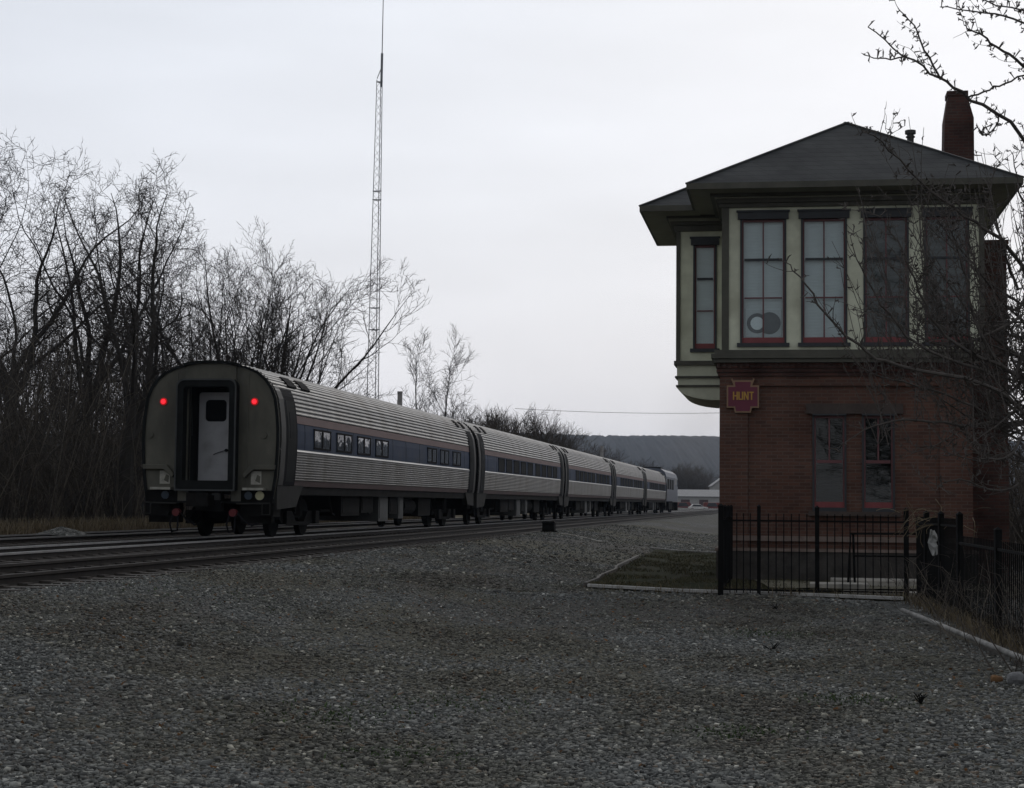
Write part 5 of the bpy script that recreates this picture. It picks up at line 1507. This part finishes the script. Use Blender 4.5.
# ------------------------------------------------------------------ far buildings and vehicles
def far_shed():
    q = at(640, 505, 425); x0, x1 = q.x, at(728, 505, 425).x
    o = empty('long_shed', (x0, 425, 0), 0, 'long low pale shed in the distance right of the locomotive', 'shed')
    W_ = x1 - x0
    b = MB(); b.box(0, W_, 0, 8, 0, 3.3); b.build('wall', MT['shedwall'], o)
    b = MB(); b.prism([(-.4, 3.301), (8.4, 3.301), (8.4, 3.4), (4, 5.1), (-.4, 3.4)], 'x', -.3, W_ + .3); b.build('roof', MT['shedroof'], o)
    for x in (5.0, 10, 14.5):
        b = MB(); b.box(x, x + 2.2, -.05, -.005, 0, 2.6); b.build('door', MT['sill'], o)
far_shed()
def house():
    q = at(719, 500, 440)
    o = empty('house', (q.x, 440, 0), 0, 'small pale gabled house glimpsed beside the left edge of the tower', 'house')
    b = MB(); b.box(-1.6, 4, 0, 7, 0, 6.2); b.prism([(-1.6, 6.201), (4, 6.201), (1.2, 8.3)], 'y', 0, 7); b.build('wall', MT['shedwall'], o)
    b = MB(); b.bar((-2, 3.4, 6.05), (1.2, 3.4, 8.45), 7.6, .12); b.bar((4.4, 3.4, 6.05), (1.2, 3.4, 8.45), 7.6, .12); b.build('roof', MT['shedroof'], o)
    b = MB(); b.box(-.6, .3, -.04, -.002, 1.2, 2.5); b.build('window', MT['glass'], o)
house()
def vehicle(px, Y, L_, Hh, mat, label, cat, van=False):
    q = at(px, 505, Y)
    o = empty('parked_' + cat, (q.x, Y, .02), 0, label, cat, 'vehicles parked by the far shed')
    a = L_ / 2; b = MB()
    if van: pr = [(-a, .35), (a, .35), (a, .95), (a * .82, 1.1), (a * .62, Hh), (-a, Hh)]
    else: pr = [(-a, .3), (a, .3), (a, .75), (a * .55, .88), (a * .2, Hh), (-a * .55, Hh), (-a * .85, .9), (-a, .85)]
    b.prism(pr, 'y', -.85, .85); bd = b.build('body', mat, o, bevel=.06)
    b = MB()
    b.prism([(a * .5, .95), (a * .2, Hh - .1), (-a * .5, Hh - .1), (-a * .7, .95)], 'y', -.86, .86); b.build('windows', MT['glass'], o)
    for x in (-a * .62, a * .62):
        for y in (-.87, .7):
            b = MB(); b.cyl((x, .33), .33, 'y', y, y + .18, 14); b.build('wheel', MT['rubber'], o)
vehicle(684, 400, 4.3, 1.9, MT['redcar'], 'distant red van left of the white car by the shed', 'van', True)
vehicle(698, 396, 4.4, 1.45, MT['whitecar'], 'distant white car between the two red vehicles', 'car')
vehicle(713, 400, 4.5, 1.9, MT['redcar'], 'distant red van right of the white car, beside the tower', 'van', True)

# ------------------------------------------------------------------ loose crushed stone on the yard
def loose(name, N_, ya, yb, pw, size, dens):
    y = ya + (yb - ya) * rng.random(N_) ** pw
    x = (rng.random(N_) - .5) * 2 * .34 * y
    # keep off the plot behind the edging and beyond the pipe
    t = (x - 1.35) / (6.22 - 1.35); lim = 30.05 + (27.5 - 30.05) * t
    plot = (y > np.where(x > 1.2, lim - .03, 999)) & (y < 54) & (x > 1.35 + (y - 30.1) * .136 - .05)
    keep = (~plot) & (y < 30 + 400 * (x < 11)) & ((y > 30) |  (x < 4.6 + (y - 13.4) * (5.46 - 4.6) / (24.2 - 13.4) - .02))
    x = x[keep]; y = y[keep]; n = len(x)
    sv = (x - P0[0]) * V[0] + (y - P0[1]) * V[1]; kk = (sv > 4.45) & (sv < 22); x = x[kk]; y = y[kk]
    ms_ = np.array([max(soil(a, b_), .75 * green(a, b_)) for a, b_ in zip(x, y)]); kk = rng.random(len(x)) > dens * ms_; x = x[kk]; y = y[kk]; n = len(x)
    z = np.array([ground_z(a, b_) for a, b_ in zip(x, y)])
    s = size * (.0085 + .012 * rng.random(n) ** 2 + .007 * (rng.random(n) > .9))
    big = rng.random(n) > .992; s = np.where(big, s * 1.7, s)
    cube = np.array([(-1, -1, -1), (1, -1, -1), (1, 1, -1), (-1, 1, -1), (-1, -1, 1), (1, -1, 1), (1, 1, 1), (-1, 1, 1)], float)
    v = cube[None] * (.55 + .6 * rng.random((n, 8, 1))) * (.75 + .5 * rng.random((n, 1, 3)))
    v[:, :, 2] *= .62
    a = rng.random(n) * 6.28; t1 = rng.normal(0, .35, n)
    ca, sa, ct, st_ = np.cos(a), np.sin(a), np.cos(t1), np.sin(t1)
    X, Y_, Z_ = v[:, :, 0], v[:, :, 1], v[:, :, 2]
    X2 = X * ct[:, None] + Z_ * st_[:, None]; Z2 = -X * st_[:, None] + Z_ * ct[:, None]
    X3 = X2 * ca[:, None] - Y_ * sa[:, None]; Y3 = X2 * sa[:, None] + Y_ * ca[:, None]
    V_ = np.stack([X3 * s[:, None] + x[:, None], Y3 * s[:, None] + y[:, None], Z2 * s[:, None] + (z + s * .25)[:, None]], -1).reshape(-1, 3)
    q = np.array([(0, 3, 2, 1), (4, 5, 6, 7), (0, 1, 5, 4), (1, 2, 6, 5), (2, 3, 7, 6), (3, 0, 4, 7)])
    F_ = (q[None] + (np.arange(n) * 8)[:, None, None]).reshape(-1)
    me = bpy.data.meshes.new(name); me.vertices.add(len(V_)); me.vertices.foreach_set('co', V_.ravel())
    me.loops.add(len(F_)); me.loops.foreach_set('vertex_index', F_.astype(np.int32))
    k_ = len(F_) // 4; me.polygons.add(k_); me.polygons.foreach_set('loop_start', np.arange(0, k_ * 4, 4, dtype=np.int32))
    me.update(calc_edges=True); me.materials.append(MT['stones'])
    o = bpy.data.objects.new(name, me); COL.objects.link(o); tag(o, kind='stuff')
loose('loose_gravel', 240000, 8.6, 38, 1.35, .80, .45)
loose('coarse_gravel', 170000, 27, 85, 1.25, 1.35, .72)

# ------------------------------------------------------------------ thin exhaust above the locomotive
sm_, t_, b_ = newmat('exhaust_smoke'); t_.nodes.remove(b_)
n = t_.nodes.new; l = t_.links.new
pv = n('ShaderNodeVolumePrincipled'); pv.inputs['Color'].default_value = (.55, .50, .44, 1)
co = n('ShaderNodeTexCoord'); gr = n('ShaderNodeTexGradient'); gr.gradient_type = 'SPHERICAL'; l(co.outputs['Object'], gr.inputs[0])
no = n('ShaderNodeTexNoise'); no.inputs['Scale'].default_value = 2.2; l(co.outputs['Object'], no.inputs['Vector'])
mu = n('ShaderNodeMath'); mu.operation = 'MULTIPLY'; l(gr.outputs['Fac'], mu.inputs[0]); l(no.outputs[0], mu.inputs[1])
m2 = n('ShaderNodeMath'); m2.operation = 'MULTIPLY'; l(mu.outputs[0], m2.inputs[0]); m2.inputs[1].default_value = .055; l(m2.outputs[0], pv.inputs['Density'])
l(pv.outputs[0], t_.nodes['Material Output'].inputs['Volume'])
b = MB(); vs = []
for j in range(9):
    for i in range(16):
        a, e_ = 2 * PI * i / 16, PI * j / 8; vs.append((math.cos(a) * math.sin(e_), math.sin(a) * math.sin(e_), math.cos(e_)))
b.add(vs, [(j * 16 + i, (j + 1) * 16 + i, (j + 1) * 16 + (i + 1) % 16, j * 16 + (i + 1) % 16) for j in range(8) for i in range(16)])
o = b.build('exhaust_smoke', sm_); q = at(703, 425, 186); o.location = q; o.scale = (6.5, 6, 7.5); tag(o, kind='stuff')

# ------------------------------------------------------------------ haze
hz, t_, b_ = newmat('haze')
t_.nodes.remove(b_)
pv = t_.nodes.new('ShaderNodeVolumePrincipled'); pv.inputs['Color'].default_value = (.66, .80, 1, 1); pv.inputs['Density'].default_value = 0.00010
pv.inputs['Anisotropy'].default_value = 0.2
t_.links.new(pv.outputs[0], t_.nodes['Material Output'].inputs['Volume'])
b = MB(); b.box(-1500, 1900, -60, 3400, -5, 130)
tag(b.build('haze', hz), kind='stuff')
